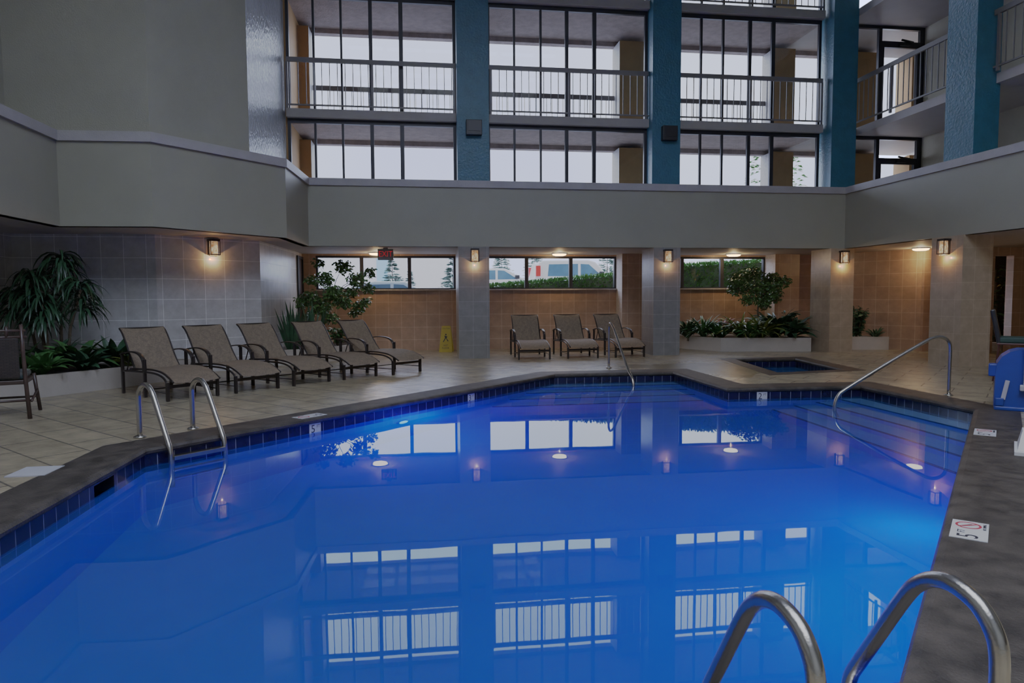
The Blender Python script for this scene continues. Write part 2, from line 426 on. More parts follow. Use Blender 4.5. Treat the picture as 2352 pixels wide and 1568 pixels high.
def basin(poly, zt, zb, name, floor=True):
    n = len(poly)
    mb = MB(); BZ = -.37
    HX0, HX1 = 5.27, 5.60   # skimmer mouth on the wall x=-2.36
    for i in range(n):
        a, b = poly[i], poly[(i + 1) % n]
        if name == 'pool_basin' and abs(a[0] + 2.36) < .01 and abs(b[0] + 2.36) < .01:
            ys = [a[1], HX1, HX0, b[1]]
            for k, (y0, y1) in enumerate(zip(ys, ys[1:])):
                if k == 1:
                    mb.add([(a[0], y0, -.21), (a[0], y1, -.21), (a[0], y1, BZ), (a[0], y0, BZ)], [(3, 2, 1, 0)])
                    mb.add([(a[0], y0, zt), (a[0], y1, zt), (a[0], y1, -.075), (a[0], y0, -.075)], [(3, 2, 1, 0)])
                else: mb.add([(a[0], y0, zt), (a[0], y1, zt), (a[0], y1, BZ), (a[0], y0, BZ)], [(3, 2, 1, 0)])
        else: mb.add([(a[0], a[1], zt), (b[0], b[1], zt), (b[0], b[1], BZ), (a[0], a[1], BZ)], [(3, 2, 1, 0)])
    struct(mb.build('trim_3' if name == 'pool_basin' else 'trim_4', M['band']))
    mb = MB()
    for i in range(n):
        a, b = poly[i], poly[(i + 1) % n]
        mb.add([(a[0], a[1], BZ), (b[0], b[1], BZ), (b[0], b[1], zb), (a[0], a[1], zb)], [(3, 2, 1, 0)])
    flat_with_holes(mb, poly, [], zb)
    struct(mb.build(name, M['plaster']))
basin(POOL, -.05, -1.5, 'pool_basin'); basin(SPA, -.05, -.9, 'spa_basin')
mb = MB(); flat_with_holes(mb, POOL, [], WZ); struct(mb.build('pool_water', M['water']))
mb = MB(); flat_with_holes(mb, SPA, [], -.17); struct(mb.build('spa_water', M['water']))
# skimmer box behind its mouth
mb = MB()
mb.add([(-2.36, 5.27, -.075), (-2.36, 5.60, -.075), (-2.36, 5.60, -.21), (-2.36, 5.27, -.21), (-2.6, 5.27, -.075), (-2.6, 5.60, -.075), (-2.6, 5.60, -.21), (-2.6, 5.27, -.21)],
       [(4, 5, 6, 7), (0, 1, 5, 4), (3, 7, 6, 2), (0, 4, 7, 3), (1, 2, 6, 5)])
o = mb.build('skimmer_mouth', M['black']); tag(o, 'black rectangular skimmer opening in the pool wall tile left of the ladder', 'pool skimmer')

# steps
def step_back(k):
    y = 11.2 - .33 * (k + 1); z = -.30 - .24 * k
    xl = 2.25 - (11.2 - y) * .922
    return [(xl + .003, y), (4.325, y), (4.325, 11.195), (2.25, 11.195)], z
for k in range(4):
    poly, z = step_back(k)
    mb = MB().prism(poly, -1.49, z); mb.box(poly[0][0] + .02, 4.32, poly[0][1] - .004, poly[0][1] + .035, z - .03, z + .004, 1)
    struct(mb.build('pool_step', [M['plaster'], M['nose']]))
for k in range(4):
    x = 6.24 - .33 * (k + 1); z = -.30 - .24 * k
    yl = 6.85 - (6.22 - x) / .953
    poly = [(x, yl + .01), (6.21, 6.86), (6.26, 8.94), (x, 8.96)]
    mb = MB().prism(poly, -1.49, z); mb.box(x - .004, x + .035, yl + .03, 8.95, z - .03, z + .004, 1)
    struct(mb.build('pool_step', [M['plaster'], M['nose']]))

# ------------------------------------------------------------------ walls and facade
# parapet
PAR = [(-5.16, -6.), (-5.16, 10.85), (-3.86, 10.8), (-2.28, 12.58), (-2.19, 14.45), (9.62, 14.45), (9.68, -6.)]
def wallstrip(line, th, z0, z1, side=1):
    """thick wall along an open polyline (thickness to the left of travel * side)."""
    n = len(line); offs = []
    for i in range(n):
        p = V(line[i]); a = (V(line[min(i + 1, n - 1)]) - V(line[max(0, i)])) if i < n - 1 else (p - V(line[i - 1]))
        b = (p - V(line[i - 1])) if i > 0 else a
        a.normalize(); b.normalize(); na = V((-a.y, a.x)) * side; nb = V((-b.y, b.x)) * side
        offs.append(p + (na + nb) / (1 + na.dot(nb)) * th)
    mb = MB()
    for i in range(n - 1):
        mb.prism([line[i], line[i + 1], tuple(offs[i + 1]), tuple(offs[i])], z0, z1)
    return mb
names = ['wall_left_near', 'wall_left_angle', 'wall_left_diagonal', 'wall_left_return', 'wall_back_parapet', 'wall_right_parapet']
def seg(line, i, th, z0, z1, name, mat):
    full = wallstrip(line, th, z0, z1); mb = MB(); mb.v = full.v; n0 = sum(1 for _ in full.f) // (len(line) - 1)
    mb.f = full.f[i * n0:(i + 1) * n0]; mb.mi = [0] * n0
    used = sorted({k for f in mb.f for k in f}); mp = {k: j for j, k in enumerate(used)}
    mb.v = [mb.v[k] for k in used]; mb.f = [tuple(mp[k] for k in f) for f in mb.f]
    return struct(mb.build(name, mat))
for i in range(6): seg(PAR, i, .16, 2.36, 3.6, names[i], M['parapet'])
CAP = offset_line = [(-5.12, -6.), (-5.12, 10.81), (-3.84, 10.76), (-2.245, 12.56), (-2.15, 14.41), (9.58, 14.41), (9.64, -6.)]
for i in range(6): seg(CAP, i, .24, 3.585, 3.73, 'trim_%d' % (5 + i), M['cap'])

# upper left wall
UL = [(-5.9, -6.), (-5.9, 11.0), (-3.93, 10.98), (-2.80, 12.26), (-2.66, 15.2)]
for i, nm in enumerate(['wall_left_upper_near', 'wall_left_upper', 'wall_left_upper_diagonal', 'wall_left_upper_return']):
    seg(UL, i, .2, 2.5, 10.2, nm, M['wallsheen'] if i == 3 else M['wall'])
# ledge floor behind left parapet
# lower tiled wall
TL = [(-6.53, -8.), (-6.53, 12.15), (-4.31, 12.1), (-2.90, 13.27), (-2.75, 16.25)]
for i, nm in enumerate(['wall_left_tile_near', 'wall_left_tile', 'wall_left_tile_diagonal', 'wall_left_tile_return']):
    seg(TL, i, .2, 0, 2.36, nm, M['tile_grey'])
struct(MB().box(-2.95, -2.75, 16.97, 17.2, 0, 2.36).box(-2.95, -2.75, 16.25, 16.97, 2.28, 2.36).build('wall_left_stub', M['soffit']))
# soffit = underside of the floor-2 walkways
mb = MB()
mb.prism([(-7.2, -8.), (-5.2, -8.), (-5.2, 10.89), (-3.88, 10.84), (-2.32, 12.6), (-2.23, 14.49), (9.66, 14.49), (9.70, -8.), (15.2, -8.), (15.2, 17.2), (-7.2, 17.2)], 2.36, 2.5)
struct(mb.build('ceiling_1', M['soffit']))

# ground floor window wall
def back_wall():
    mb = MB()
    mb.box(-2.95, 10.3, 17.0, 17.2, 0, 1.5); mb.box(-2.95, 10.3, 17.0, 17.2, 2.32, 2.36)
    mb.box(-2.95, -2.43, 17.0, 17.2, 1.5, 2.32)
    return struct(mb.build('wall_back', M['tile_tan']))
back_wall()
for i, (a, b) in enumerate([(.93, 1.6), (5.03, 5.72), (9.08, 9.75)]):
    mb = MB(); mb.box(a, b, 16.5, 17.2, 0, 2.36)
    o = mb.build('wall_back_pier', [M['tile_tan'], M['jamb']]); struct(o)
    for p in o.data.polygons: p.material_index = 1 if abs(p.normal.x) > .9 else 0
GW = [(-2.43, .93, [-1.35, -.2]), (1.6, 5.03, [2.714, 3.851]), (5.72, 9.08, [6.8, 7.89])]
WN = [0]
def window_obj(x0, x1, y, z0, z1, muls, mat, fw_=.05, depth=.08, head=.05, thick=None, plane='y'):
    WN[0] += 1
    root = bpy.data.objects.new('window_%d' % WN[0], None); COL.objects.link(root); struct(root); root.location = ((x0 + x1) / 2, y, z0)
    off = V(root.location)
    def loc(mb, nm, m):
        o = mb.build(nm, m); o.data.transform(Matrix.Translation(-off)); o.parent = root; return o
    mb = MB().box(x0, x0 + fw_, y, y + depth, z0, z1).box(x1 - fw_, x1, y, y + depth, z0, z1).box(x0 + fw_, x1 - fw_, y, y + depth, z0, z0 + .035).box(x0 + fw_, x1 - fw_, y, y + depth, z1 - head, z1)
    loc(mb, 'window_frame', mat)
    for k, m in enumerate(muls):
        w = (thick or {}).get(k, .045)
        loc(MB().box(m - w / 2, m + w / 2, y + .005, y + depth - .005, z0 + .035, z1 - head), 'mullion', mat)
    xs = [x0 + fw_] + list(muls) + [x1 - fw_]
    for a, b in zip(xs, xs[1:]):
        loc(MB().add([(a, y + depth / 2, z0 + .03), (b, y + depth / 2, z0 + .03), (b, y + depth / 2, z1 - head), (a, y + depth / 2, z1 - head)], [(0, 1, 2, 3)]), 'pane', M['glass'] if y < 16 else M['glassg'])
    return root
for a, b, m in GW: window_obj(a, b, 17.02, 1.5, 2.32, m, M['darkframe'], .05, .1, .05, {0: .09, 1: .09})
# white sills
for a, b, m in GW: struct(MB().box(a, b, 16.93, 17.02, 1.475, 1.505).build('window_sill', M['jamb']))

# columns
COLX = [(.855, 1.525), (5.08, 5.715), (9.27, 9.865)]
for k, (a, b) in enumerate(COLX):
    struct(MB().box(a, b, 14.5, 15.08, 2.5, 10.2).build('wall_column_blue', M['blue']))
for k, (a, b) in enumerate([(.846, 1.498), (5.105, 5.712), (9.27, 9.842)]):
    struct(MB().box(a, b, 14.41, 15.2, 0, 2.36).build('wall_pillar_tile', M['tile_pil'] if k < 2 else M['tile_pil_lit']))
struct(MB().box(9.74, 10.23, 11.02, 11.7, 2.5, 10.2).build('wall_column_blue', M['blue']))
struct(MB().box(9.60, 10.2, 11.0, 11.75, 0, 2.36).build('wall_pillar_tile', M['tile_pil_lit']))

# slabs and walkways of the upper floors
BAYS = [(-2.62, .855), (1.525, 5.08), (5.715, 9.2)]
for z0 in (5.01, 7.54):
    for a, b in BAYS:
        mb = MB().box(a, b, 14.72, 15.1, z0, z0 + .17); struct(mb.build('trim_slab_edge', M['slab']))
    struct(MB().box(-3.5, 9.3, 15.1, 16.9, z0, z0 + .15).build('ceiling_walkway', M['ceil2']))
    struct(MB().box(-3.5, 12., 16.7, 16.9, z0 - .11, z0).build('trim_lintel', M['ceil2']))
    # wing
    ex = 10.15 if z0 < 6 else 9.88
    struct(MB().prism([(ex, 14.95), (ex, -6), (15, -6), (15, 16.9), (9.3, 16.9), (9.3, 15.1), (9.87, 14.95)], z0, z0 + .17).build('ceiling_wing', M['soffit']))
for zf, zc in ((2.5, 4.9), (5.16, 7.43), (7.69, 10.1)):
    for a, b in ((-3.3, -2.37), (.9, 1.6), (4.88, 5.6), (8.84, 9.4)):
        o = MB().box(a, b, 16.3, 16.9, zf, zc).build('wall_back_upper_pier', [M['brown_glow'], M['jamb']]); struct(o)
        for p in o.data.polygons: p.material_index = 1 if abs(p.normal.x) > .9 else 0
struct(MB().box(-3.5, -2.62, 14.95, 16.9, 2.5, 10.2).build('wall_left_end', M['brown_glow']))
MULL = [[-2.069, -1.51, -.91, -.285], [2.116, 2.694, 3.269, 3.884], [6.331, 6.846, 7.48, 8.037]]
for zf, zt in ((2.5, 5.01), (5.18, 7.54), (7.71, 10.1)):
    for (a, b), m in zip(BAYS, MULL):
        window_obj(a, b, 14.86, zf, zt, m, M['darkframe'], .06, .07, .09, {2: .075, 3: .085})

# balcony railings
def railing(x0, x1, y, z, h, n, label, bal=.016, posts=(), top=.09, group=None, name='balcony_railing', tw=.05, axis='x', botz=.07):
    root = thing(name, label, 'railing', ((x0 + x1) / 2 if axis == 'x' else y, y if axis == 'x' else (x0 + x1) / 2, z), 0, group)
    L = (x1 - x0) / 2
    def B(a, b, c, d, e, f): return MB().box(a, b, c, d, e, f) if axis == 'x' else MB().box(c, d, a, b, e, f)
    B(-L, L, -tw / 2, tw / 2, h - top, h).build('top_rail', M['rail'], root)
    B(-L, L, -.018, .018, botz, botz + .03).build('bottom_rail', M['rail'], root)
    first = None
    for k in range(n):
        x = -L + (k + .5) * 2 * L / n
        if first is None:
            first = B(-bal / 2, bal / 2, -bal / 2, bal / 2, botz + .03, h - top).build('baluster', M['rail'], root); o = first
        else:
            o = first.copy(); COL.objects.link(o); o.parent = root
        o.location = (x, 0, 0) if axis == 'x' else (0, x, 0)
    for x in posts:
        o = B(-.024, .024, -.022, .022, 0, h - top).build('post', M['rail'], root); o.location = (x, 0, 0) if axis == 'x' else (0, x, 0)
    return root
lab = ['balcony railing in front of the leftmost third-floor glass bay', 'balcony railing between the two blue columns with black wall boxes', 'balcony railing just right of the second blue column, above the shrub bay']
for (a, b), l in zip(BAYS, lab): railing(a + .01, b - .01, 14.77, 5.18, 1.035, 22, 'grey painted ' + l, posts=(-1.715, 0., 1.715), group='third floor balcony railings')
lab4 = ['leftmost', 'middle', 'right-hand']
for (a, b), l, q in zip(BAYS, lab4, range(3)):
    railing(a + .01, b - .01, 14.77, 7.71, 1.035, 22, 'grey painted balcony railing cut off by the top of the picture, %s bay' % l, posts=(-1.715, 0., 1.715), group='fourth floor balcony railings')
for (a, b), l in zip(((-2.36, .89), (1.61, 4.87), (5.61, 8.83)), ('leftmost', 'middle', 'third')):
    railing(a, b, 16.72, 5.16, 1.08, 24, 'thin far railing against the sky, seen through the glass of the %s balcony bay' % l, bal=.014, posts=(), top=.11, group='outer walkway railings', name='outer_railing')
railing(11.73, 14.93, 10.05, 5.18, 1.06, 20, 'grey sloping-looking wing balcony railing left of the right blue column', posts=(-1.57, 0.3, 1.57), axis='y', name='wing_railing')
railing(1., 10.98, 10.05, 5.18, 1.06, 62, 'grey wing balcony railing at the top right corner behind the blue column', posts=(-4.9, -1.6, 1.6, 4.9), axis='y', name='wing_railing')

# right wing walls, doors
struct(MB().box(11.86, 12.06, -6, 15.0, 2.5, 10.2).build('wall_right_upper', M['wallcream']))
def door_unit(n, z0, z1):
    root = bpy.data.objects.new('door_%d' % n, None); COL.objects.link(root); struct(root); root.location = (10.8, 15., z0)
    off = V(root.location)
    def put(mb, nm, m):
        o = mb.build(nm, m); o.data.transform(Matrix.Translation(-off)); o.parent = root
    y0, y1 = 14.95, 15.03; dh = z0 + 2.02
    put(MB().box(9.87, 9.93, y0, y1, z0, z1).box(9.93, 11.86, y0, y1, z1 - .07, z1).box(11.74, 11.86, y0, y1, z0, z1 - .07).box(10.69, 10.77, y0, y1, z0, z1 - .07), 'door_frame', M['darkframe'])
    put(MB().box(10.77, 11.74, y0 + .01, y1 - .01, dh - .14, dh).box(10.77, 10.83, y0, y1, z0, dh - .14).box(11.68, 11.74, y0, y1, z0, dh - .14).box(10.83, 11.68, y0, y1, z0, z0 + .2), 'door_leaf', M['darkframe'])
    put(MB().add([(9.93, 14.99, z0), (10.69, 14.99, z0), (10.69, 14.99, z1 - .07), (9.93, 14.99, z1 - .07)], [(0, 1, 2, 3)]), 'pane', M['glass'])
    put(MB().add([(10.83, 14.99, z0 + .2), (11.68, 14.99, z0 + .2), (11.68, 14.99, dh - .14), (10.83, 14.99, dh - .14)], [(0, 1, 2, 3)]), 'pane', M['glass'])
    put(MB().bar((11.25, 14.93, dh + .03), (11.55, 14.93, dh - .02), .03, .04).box(11.2, 11.45, 14.9, 14.96, dh - .11, dh - .05), 'door_closer', M['black'])
door_unit(1, 2.5, 5.01); door_unit(2, 5.18, 7.54)
# outer side of the wing corridor: cream wall with bright opening
for zf, zc in ((2.5, 4.9), (5.16, 7.43)):
    struct(MB().box(10.35, 11.72, 16.3, 16.9, zf, zc).box(12.6, 12.9, 16.3, 16.9, zf, zc).build('wall_back_wing', M['brown_glow']))
    struct(MB().box(12.7, 12.9, 15.03, 16.3, zf, zc).build('wall_right_corridor', M['wall']))

# ground floor right
struct(wallstrip([(9.7, 16.9), (10.45, 16.5), (11.52, 14.35)], .2, 0, 2.36).build('wall_right_diagonal', M['tile_tan']))
struct(MB().box(11.50, 12.1, 14.27, 14.35, 0, 2.36).build('trim_11', M['tile_tan']))
mb = MB().box(11.7, 12.86, 13.8, 14.0, 0, 2.36).box(13.33, 15.1, 13.8, 14.0, 0, 2.36).box(12.86, 13.33, 13.8, 14.0, 2.17, 2.36)
struct(mb.build('wall_right_back', M['tile_tan']))
struct(MB().box(15.0, 15.2, -8.2, 17.2, 0, 10.2).build('wall_right', M['back']))
struct(MB().box(-7.2, 15.2, -8.2, -8.0, 0, 10.2).build('wall_front', M['back']))
struct(MB().box(-7.2, -7.0, -8.2, 17.2, 0, 10.2).build('wall_left', M['back']))
# roof with open skylight and lattice beams
SK = (-2.4, 5.2, -4.6, 4.8)
mb = MB().box(-7.2, SK[0], -8.2, 17.2, 10.1, 10.3).box(SK[1], 15.2, -8.2, 17.2, 10.1, 10.3).box(SK[0], SK[1], -8.2, SK[2], 10.1, 10.3).box(SK[0], SK[1], SK[3], 17.2, 10.1, 10.3)
struct(mb.build('ceiling_2', M['beam']))
mb = MB()
x = SK[0]
while x < SK[1]: mb.box(x - .06, x + .06, SK[2], SK[3], 9.9, 10.2); x += 1.36
y = SK[2]
while y < SK[3]: mb.box(SK[0], SK[1], y - .05, y + .05, 9.95, 10.2); y += 1.45
struct(mb.build('ceiling_skylight_lattice', M['beam']))

# door at the far left corner
root = bpy.data.objects.new('door_3', None); COL.objects.link(root); struct(root); root.location = (-2.75, 16.6, 0)
def put(mb, nm, m):
    o = mb.build(nm, m); o.data.transform(Matrix.Translation((2.75, -16.6, 0))); o.parent = root
put(MB().box(-2.8, -2.71, 16.25, 16.30, 0, 2.28).box(-2.8, -2.71, 16.92, 16.97, 0, 2.28).box(-2.8, -2.71, 16.30, 16.92, 2.22, 2.28), 'door_frame', M['darkframe'])
put(MB().box(-2.79, -2.74, 16.30, 16.92, 0.01, 2.22), 'door_leaf', M['dooredge'])
put(MB().box(-2.74, -2.70, 16.36, 16.40, .95, 1.1), 'door_handle', M['steel'])

# ------------------------------------------------------------------ planters
def planter(name, label, poly, h):
    n = len(poly)
    root = thing(name, label, 'planter', (poly[0][0], poly[0][1], 0))
    off = V(root.location)
    ins = offset_poly(poly, -.07)
    mb = MB()
    vs = [(x, y, 0) for x, y in poly] + [(x, y, h) for x, y in poly] + [(x, y, h) for x, y in ins] + [(x, y, h - .06) for x, y in ins]
    fs = []
    for i in range(n):
        j = (i + 1) % n
        for k in range(3): fs.append((k * n + i, k * n + j, (k + 1) * n + j, (k + 1) * n + i))
    mb.add(vs, fs); o = mb.build('planter_wall', M['planter']); o.data.transform(Matrix.Translation(-off)); o.parent = root
    mb = MB(); flat_with_holes(mb, ins, [], h - .05); o = mb.build('soil', M['soil']); o.data.transform(Matrix.Translation(-off)); o.parent = root
    return root
planter('planter', 'long low cream planter at the foot of the grey tile wall, under the palm-like plant', [(-6.52, 7.3), (-4.33, 10.62), (-3.62, 11.9), (-4.0, 12.08), (-4.32, 12.08), (-6.52, 12.12)], .295)
planter('planter', 'cream corner planter behind the last lounge chairs of the diagonal row, by the dark door', [(-2.83, 13.55), (-2.2, 13.75), (-1.55, 14.6), (-1.05, 15.9), (-1.05, 16.98), (-2.1, 16.98), (-2.1, 16.0), (-2.76, 15.9)], .30)
planter('planter', 'cream angled planter full of shrubs between the second and third tiled pillars', [(6.46, 16.27), (7.02, 15.16), (9.05, 14.76), (9.25, 15.22), (9.3, 16.48), (9.05, 16.48), (9.05, 16.98), (6.46, 16.98)], .317)
planter('planter', 'small cream planter right of the third tiled pillar', [(9.86, 15.1), (11.1, 14.86), (10.46, 16.2), (9.86, 16.5)], .31)

# ------------------------------------------------------------------ plants
def hosta(name, label, loc, n, L, W, mat, spread=.8, droop=.9, upz=.9, group=None, cat='plant', stem=.05, sh=.45):
    root = thing(name, label, cat, loc, 0, group)
    mb = MB()
    n = int(n * 1.9)
    for k in range(n):
        a = 2 * pi * k / n * 1.618 * 2 + random.uniform(-.3, .3); e = random.uniform(.35, 1.) * spread
        d = V((cos(a) * e, sin(a) * e, upz * random.uniform(.6, 1.1)))
        st = V((cos(a) * .03, sin(a) * .03, random.uniform(0, stem)))
        mb.leaf(st, d, L * 1.4 * random.uniform(.75, 1.15), W * 1.2 * random.uniform(.8, 1.15), droop * random.uniform(.7, 1.3), 5, .3, sh, roll=random.uniform(-.5, .5))
    mb.build('leaves', mat, root, True)
    MB().tube([(0, 0, -.06), (0, 0, stem + .02)], [.025, .015], 6).build('stem', M['bark'], root)
    return root
def bushy(name, label, loc, h, r, n, L, W, mat, group=None, cat='shrub'):
    root = thing(name, label, cat, loc, 0, group); mb = MB(); st = MB()
    for q in range(7):
        a = random.uniform(0, 6.28); rr = r * random.uniform(.2, .7)
        top = V((cos(a) * rr, sin(a) * rr, h * random.uniform(.7, 1.)))
        st.tube([(0, 0, -.05), top * .5 + V((0, 0, .03)), top], [.012, .009, .004], 5)
        for k in range(n // 7):
            t = random.uniform(.15, 1.); p = top * t; b = random.uniform(0, 6.28)
            mb.leaf(p, (cos(b), sin(b), random.uniform(-.4, .8)), L * random.uniform(.7, 1.2), W, .7, 3, .25, .45, roll=random.uniform(-1.2, 1.2))
    mb.build('leaves', mat, root, True); st.build('stem', M['bark'], root)
    return root

ZS = .245
g1 = 'low leafy plants in the left planter'
spots = [((-5.55, 9.35), 13, .34, .13, 'leftmost broad-leaved green plant in the left planter, behind the bamboo chair', 'leaf_dark'),
         ((-5.45, 10.15), 16, .36, .12, 'broad-leaved green plant at the foot of the palm-like plant, left of its trunk', 'leaf_mid'),
         ((-5.25, 10.75), 16, .40, .10, 'narrow-leaved green plant in front of the palm-like plant trunk', 'leaf_dark'),
         ((-4.98, 10.85), 15, .42, .13, 'tallest arching broad-leaved plant in the left planter, right of the palm trunk', 'leaf_mid'),
         ((-4.62, 11.15), 16, .38, .15, 'dark broad-leaved plant in the left planter near the first lounge chair', 'leaf_dark'),
         ((-5.05, 9.95), 14, .30, .11, 'low green plant at the front rim of the left planter', 'leaf_mid'),
         ((-4.72, 10.42), 14, .30, .12, 'low dark green plant at the planter rim, beside the yellow-green one', 'leaf_dark')]
for (x, y), n, L, W, lb, m in spots: hosta('broadleaf_plant', lb, (x, y, ZS), int(n * 1.5), L, W * .95, M[m], .9, 1.3, 1.0, group=g1)
hosta('yellow_croton', 'small yellow-green plant at the planter end beside the first lounge chair', (-4.28, 11.0, ZS), 14, .24, .07, M['leaf_yel'], .9, 1., .8)
# dracaena cluster (several canes with drooping strap leaves)
root = thing('dracaena', 'tall dark palm-like plant with drooping strap leaves against the grey tile wall', 'plant', (-5.55, 11.3, ZS))
mbL = MB(); cane = []
for (dx, dy, h, lean) in ((-.1, 0, 1.35, -.18), (.08, .06, 1.62, .06), (.2, -.05, 1.2, .25), (-.02, -.1, 1.0, -.05), (-.22, .05, 1.05, -.28)):
    top = V((dx + lean, dy, h))
    o = MB().tube([(dx, dy, -.05), (dx + lean * .3, dy, h * .5), top], [.026, .022, .018], 8).build('cane', M['bark'], root, True)
    for k in range(120):
        a = random.uniform(0, 6.28); t = random.uniform(-.38, .12)
        mbL.leaf(top + V((0, 0, t)), (cos(a), sin(a), random.uniform(-.1, 1.1)), random.uniform(.34, .58), .05, 2.8, 6, .2, .35, roll=random.uniform(-.5, .5))
mbL.build('leaves', M['leaf_dark'], root, True)

# snake plants along the left return wall
for k, (x, y) in enumerate(((-2.5, 13.95), (-2.5, 14.55), (-2.1, 14.4))):
    root = thing('snake_plant', ['tall upright sword-leaved plant in the corner planter, nearest the lounge chairs', 'tall upright sword-leaved plant in the corner planter, against the tile wall', 'tall upright sword-leaved plant in the corner planter, nearest the ficus trunk'][k], 'plant', (x, y, .25), 0, 'snake plants in the corner planter')
    mb = MB()
    for q in range(18):
        a = random.uniform(0, 6.28); e = random.uniform(.05, .42)
        mb.leaf((cos(a) * .05, sin(a) * .05, -.01), (cos(a) * e, sin(a) * e, 1), random.uniform(.6, 1.08), .095, .12, 5, .4, .3, roll=random.uniform(-.8, .8))
    mb.build('leaves', M['leaf_dark'], root, True)

def ficus(name, label, loc, trunk, clusters, nper, L, mat, branches=True):
    root = thing(name, label, 'tree', loc); off = V(loc)
    mb = MB(); mb.tube([V(p) - off for p in smoothpath(trunk, 4)], [.035 - .018 * i / (4 * (len(trunk) - 1)) for i in range(4 * (len(trunk) - 1) + 1)], 8)
    mb.build('trunk', M['bark'], root, True)
    tip = V(trunk[-1]); bb = MB(); lb = MB()
    for (x, y, z, r) in clusters:
        c = V((x, y, z)); mid = (c + tip) / 2 + V((random.uniform(-.05, .05), random.uniform(-.05, .05), .06))
        bb.tube([tip - off, mid - off, c - off], [.012, .008, .003], 5)
        for k in range(int(nper * (r / .25) ** 2)):
            while True:
                q = V((random.uniform(-1, 1), random.uniform(-1, 1), random.uniform(-1, 1)))
                if q.length < 1: break
            p = c + V((q.x * r, q.y * r, q.z * r * .8)); a = random.uniform(0, 6.28)
            lb.leaf(p - off, (cos(a), sin(a), random.uniform(-1.2, .3)), L * random.uniform(.7, 1.2), L * .55, .6, 2, .2, .45, roll=random.uniform(-1.5, 1.5))
            if k % 6 == 0: bb.tube([c - off, p - off], [.004, .0015], 4)
    bb.build('branch', M['bark'], root); lb.build('leaves', mat, root, True)
    return root
def fx(px, py): return (-1.89 + (px - 760) * .0094, 2.2 - (py - 590) * .0098)
cl = []
for px, py, r in ((735, 605, .12), (715, 640, .14), (750, 640, .20), (790, 612, .20), (820, 640, .2), (845, 660, .15), (770, 670, .22), (715, 680, .2), (696, 690, .15), (740, 700, .24), (790, 690, .18), (825, 700, .16), (838, 690, .12), (760, 725, .15), (810, 715, .12), (708, 720, .12), (850, 625, .14), (810, 668, .14)):
    x, z = fx(px, py); cl.append((x, 15.35 + random.uniform(-.25, .25), z, r))
ficus('ficus_tree', 'slender leafy ficus tree in the corner planter, in front of the leftmost low window', (-2.05, 15.5, .25), [(-2.05, 15.5, .2), (-2.08, 15.48, .6), (-2.02, 15.42, .95), (-1.9, 15.38, 1.3)], cl, 330, .095, M['leaf_ficus'])
bushy('low_shrub', 'low bushy shrub under the ficus, behind the fourth lounge chair', (-1.75, 15.35, .25), .42, .32, 230, .12, .05, M['leaf_mid'])
bushy('low_shrub', 'low dark shrub beside the sword-leaved plants, left of the ficus trunk', (-2.3, 15.3, .25), .32, .25, 140, .12, .05, M['leaf_dark'])

def gx(px, py): return (8.225 + (px - 1730) * .01085, 1.915 - (py - 622) * .0101)
cl = []
for px, py, r in ((1700, 640, .2), (1730, 630, .2), (1765, 645, .22), (1785, 650, .16), (1690, 665, .2), (1720, 660, .24), (1755, 670, .24), (1780, 685, .17), (1700, 690, .16), (1740, 695, .16), (1765, 705, .12), (1678, 650, .12)):
    x, z = gx(px, py); cl.append((x - .05, 15.75 + random.uniform(-.3, .3), z, r * 1.15))
ficus('ficus_tree', 'round-crowned small ficus tree in the angled planter, by the right low window', (8.25, 15.7, .26), [(8.25, 15.7, .2), (8.27, 15.7, .5), (8.22, 15.72, .85), (8.25, 15.75, 1.2)], cl, 420, .08, M['leaf_ficus'])
ZB = .265
g3 = 'planting in the angled planter'
for (x, y, n, L, W, m, lb) in [
    (6.55, 16.0, 16, .34, .06, 'leaf_dark', 'dark strappy plant at the left end of the angled planter, beside the pillar'),
    (6.85, 15.75, 20, .36, .05, 'leaf_mid', 'grassy green plant second from the left end of the angled planter'),
    (7.15, 15.45, 20, .30, .055, 'leaf_mid', 'low green plant at the front corner of the angled planter'),
    (7.6, 15.35, 24, .40, .05, 'leaf_yel', 'lime-green spider plant left of the ficus trunk'),
    (8.05, 15.2, 24, .38, .05, 'leaf_yel', 'lime-green spider plant in front of the ficus trunk'),
    (8.35, 15.2, 16, .30, .11, 'leaf_dark', 'dark broad-leaved plant at the planter rim right of the ficus trunk'),
    (8.75, 15.1, 18, .34, .12, 'leaf_dark', 'dark broad-leaved plant near the third tiled pillar'),
    (8.65, 15.65, 18, .48, .11, 'leaf_dark', 'tall arching broad-leaved plant right of the ficus trunk'),
    (7.35, 15.8, 18, .34, .06, 'leaf_red', 'small red-leaved plant among the green ones in the angled planter'),
    (7.75, 15.1, 16, .28, .08, 'leaf_mid', 'low green plant at the rim below the spider plants')]:
    hosta('strap_plant' if W < .08 else 'broadleaf_plant', lb, (x, y, ZB), int(n * 2.0), L * 1.32, W * 1.25, M[m], .9, 1.6, 1.15, group=g3)
root = thing('rosette_palm', 'dark rosette-topped plant standing above the red-leaved one', 'plant', (7.3, 16.1, ZB))
MB().tube([(0, 0, -.05), (0, 0, .3)], [.035, .03], 8).build('stem', M['bark'], root)
mb = MB()
for k in range(34):
    a = k * 2.4; mb.leaf((0, 0, .28), (cos(a), sin(a), random.uniform(0, 1.2)), random.uniform(.25, .38), .075, 1.2, 5, .25, .5)
mb.build('leaves', M['leaf_dark'], root, True)
bushy('leafy_shrub', 'dense dark shrub at the right end of the angled planter', (9.0, 15.6, ZB), .62, .3, 260, .15, .07, M['leaf_dark'])
bushy('leafy_shrub', 'tall dark shrub beside the right face of the third tiled pillar', (10.55, 15.3, .26), .85, .36, 420, .15, .06, M['leaf_dark'])
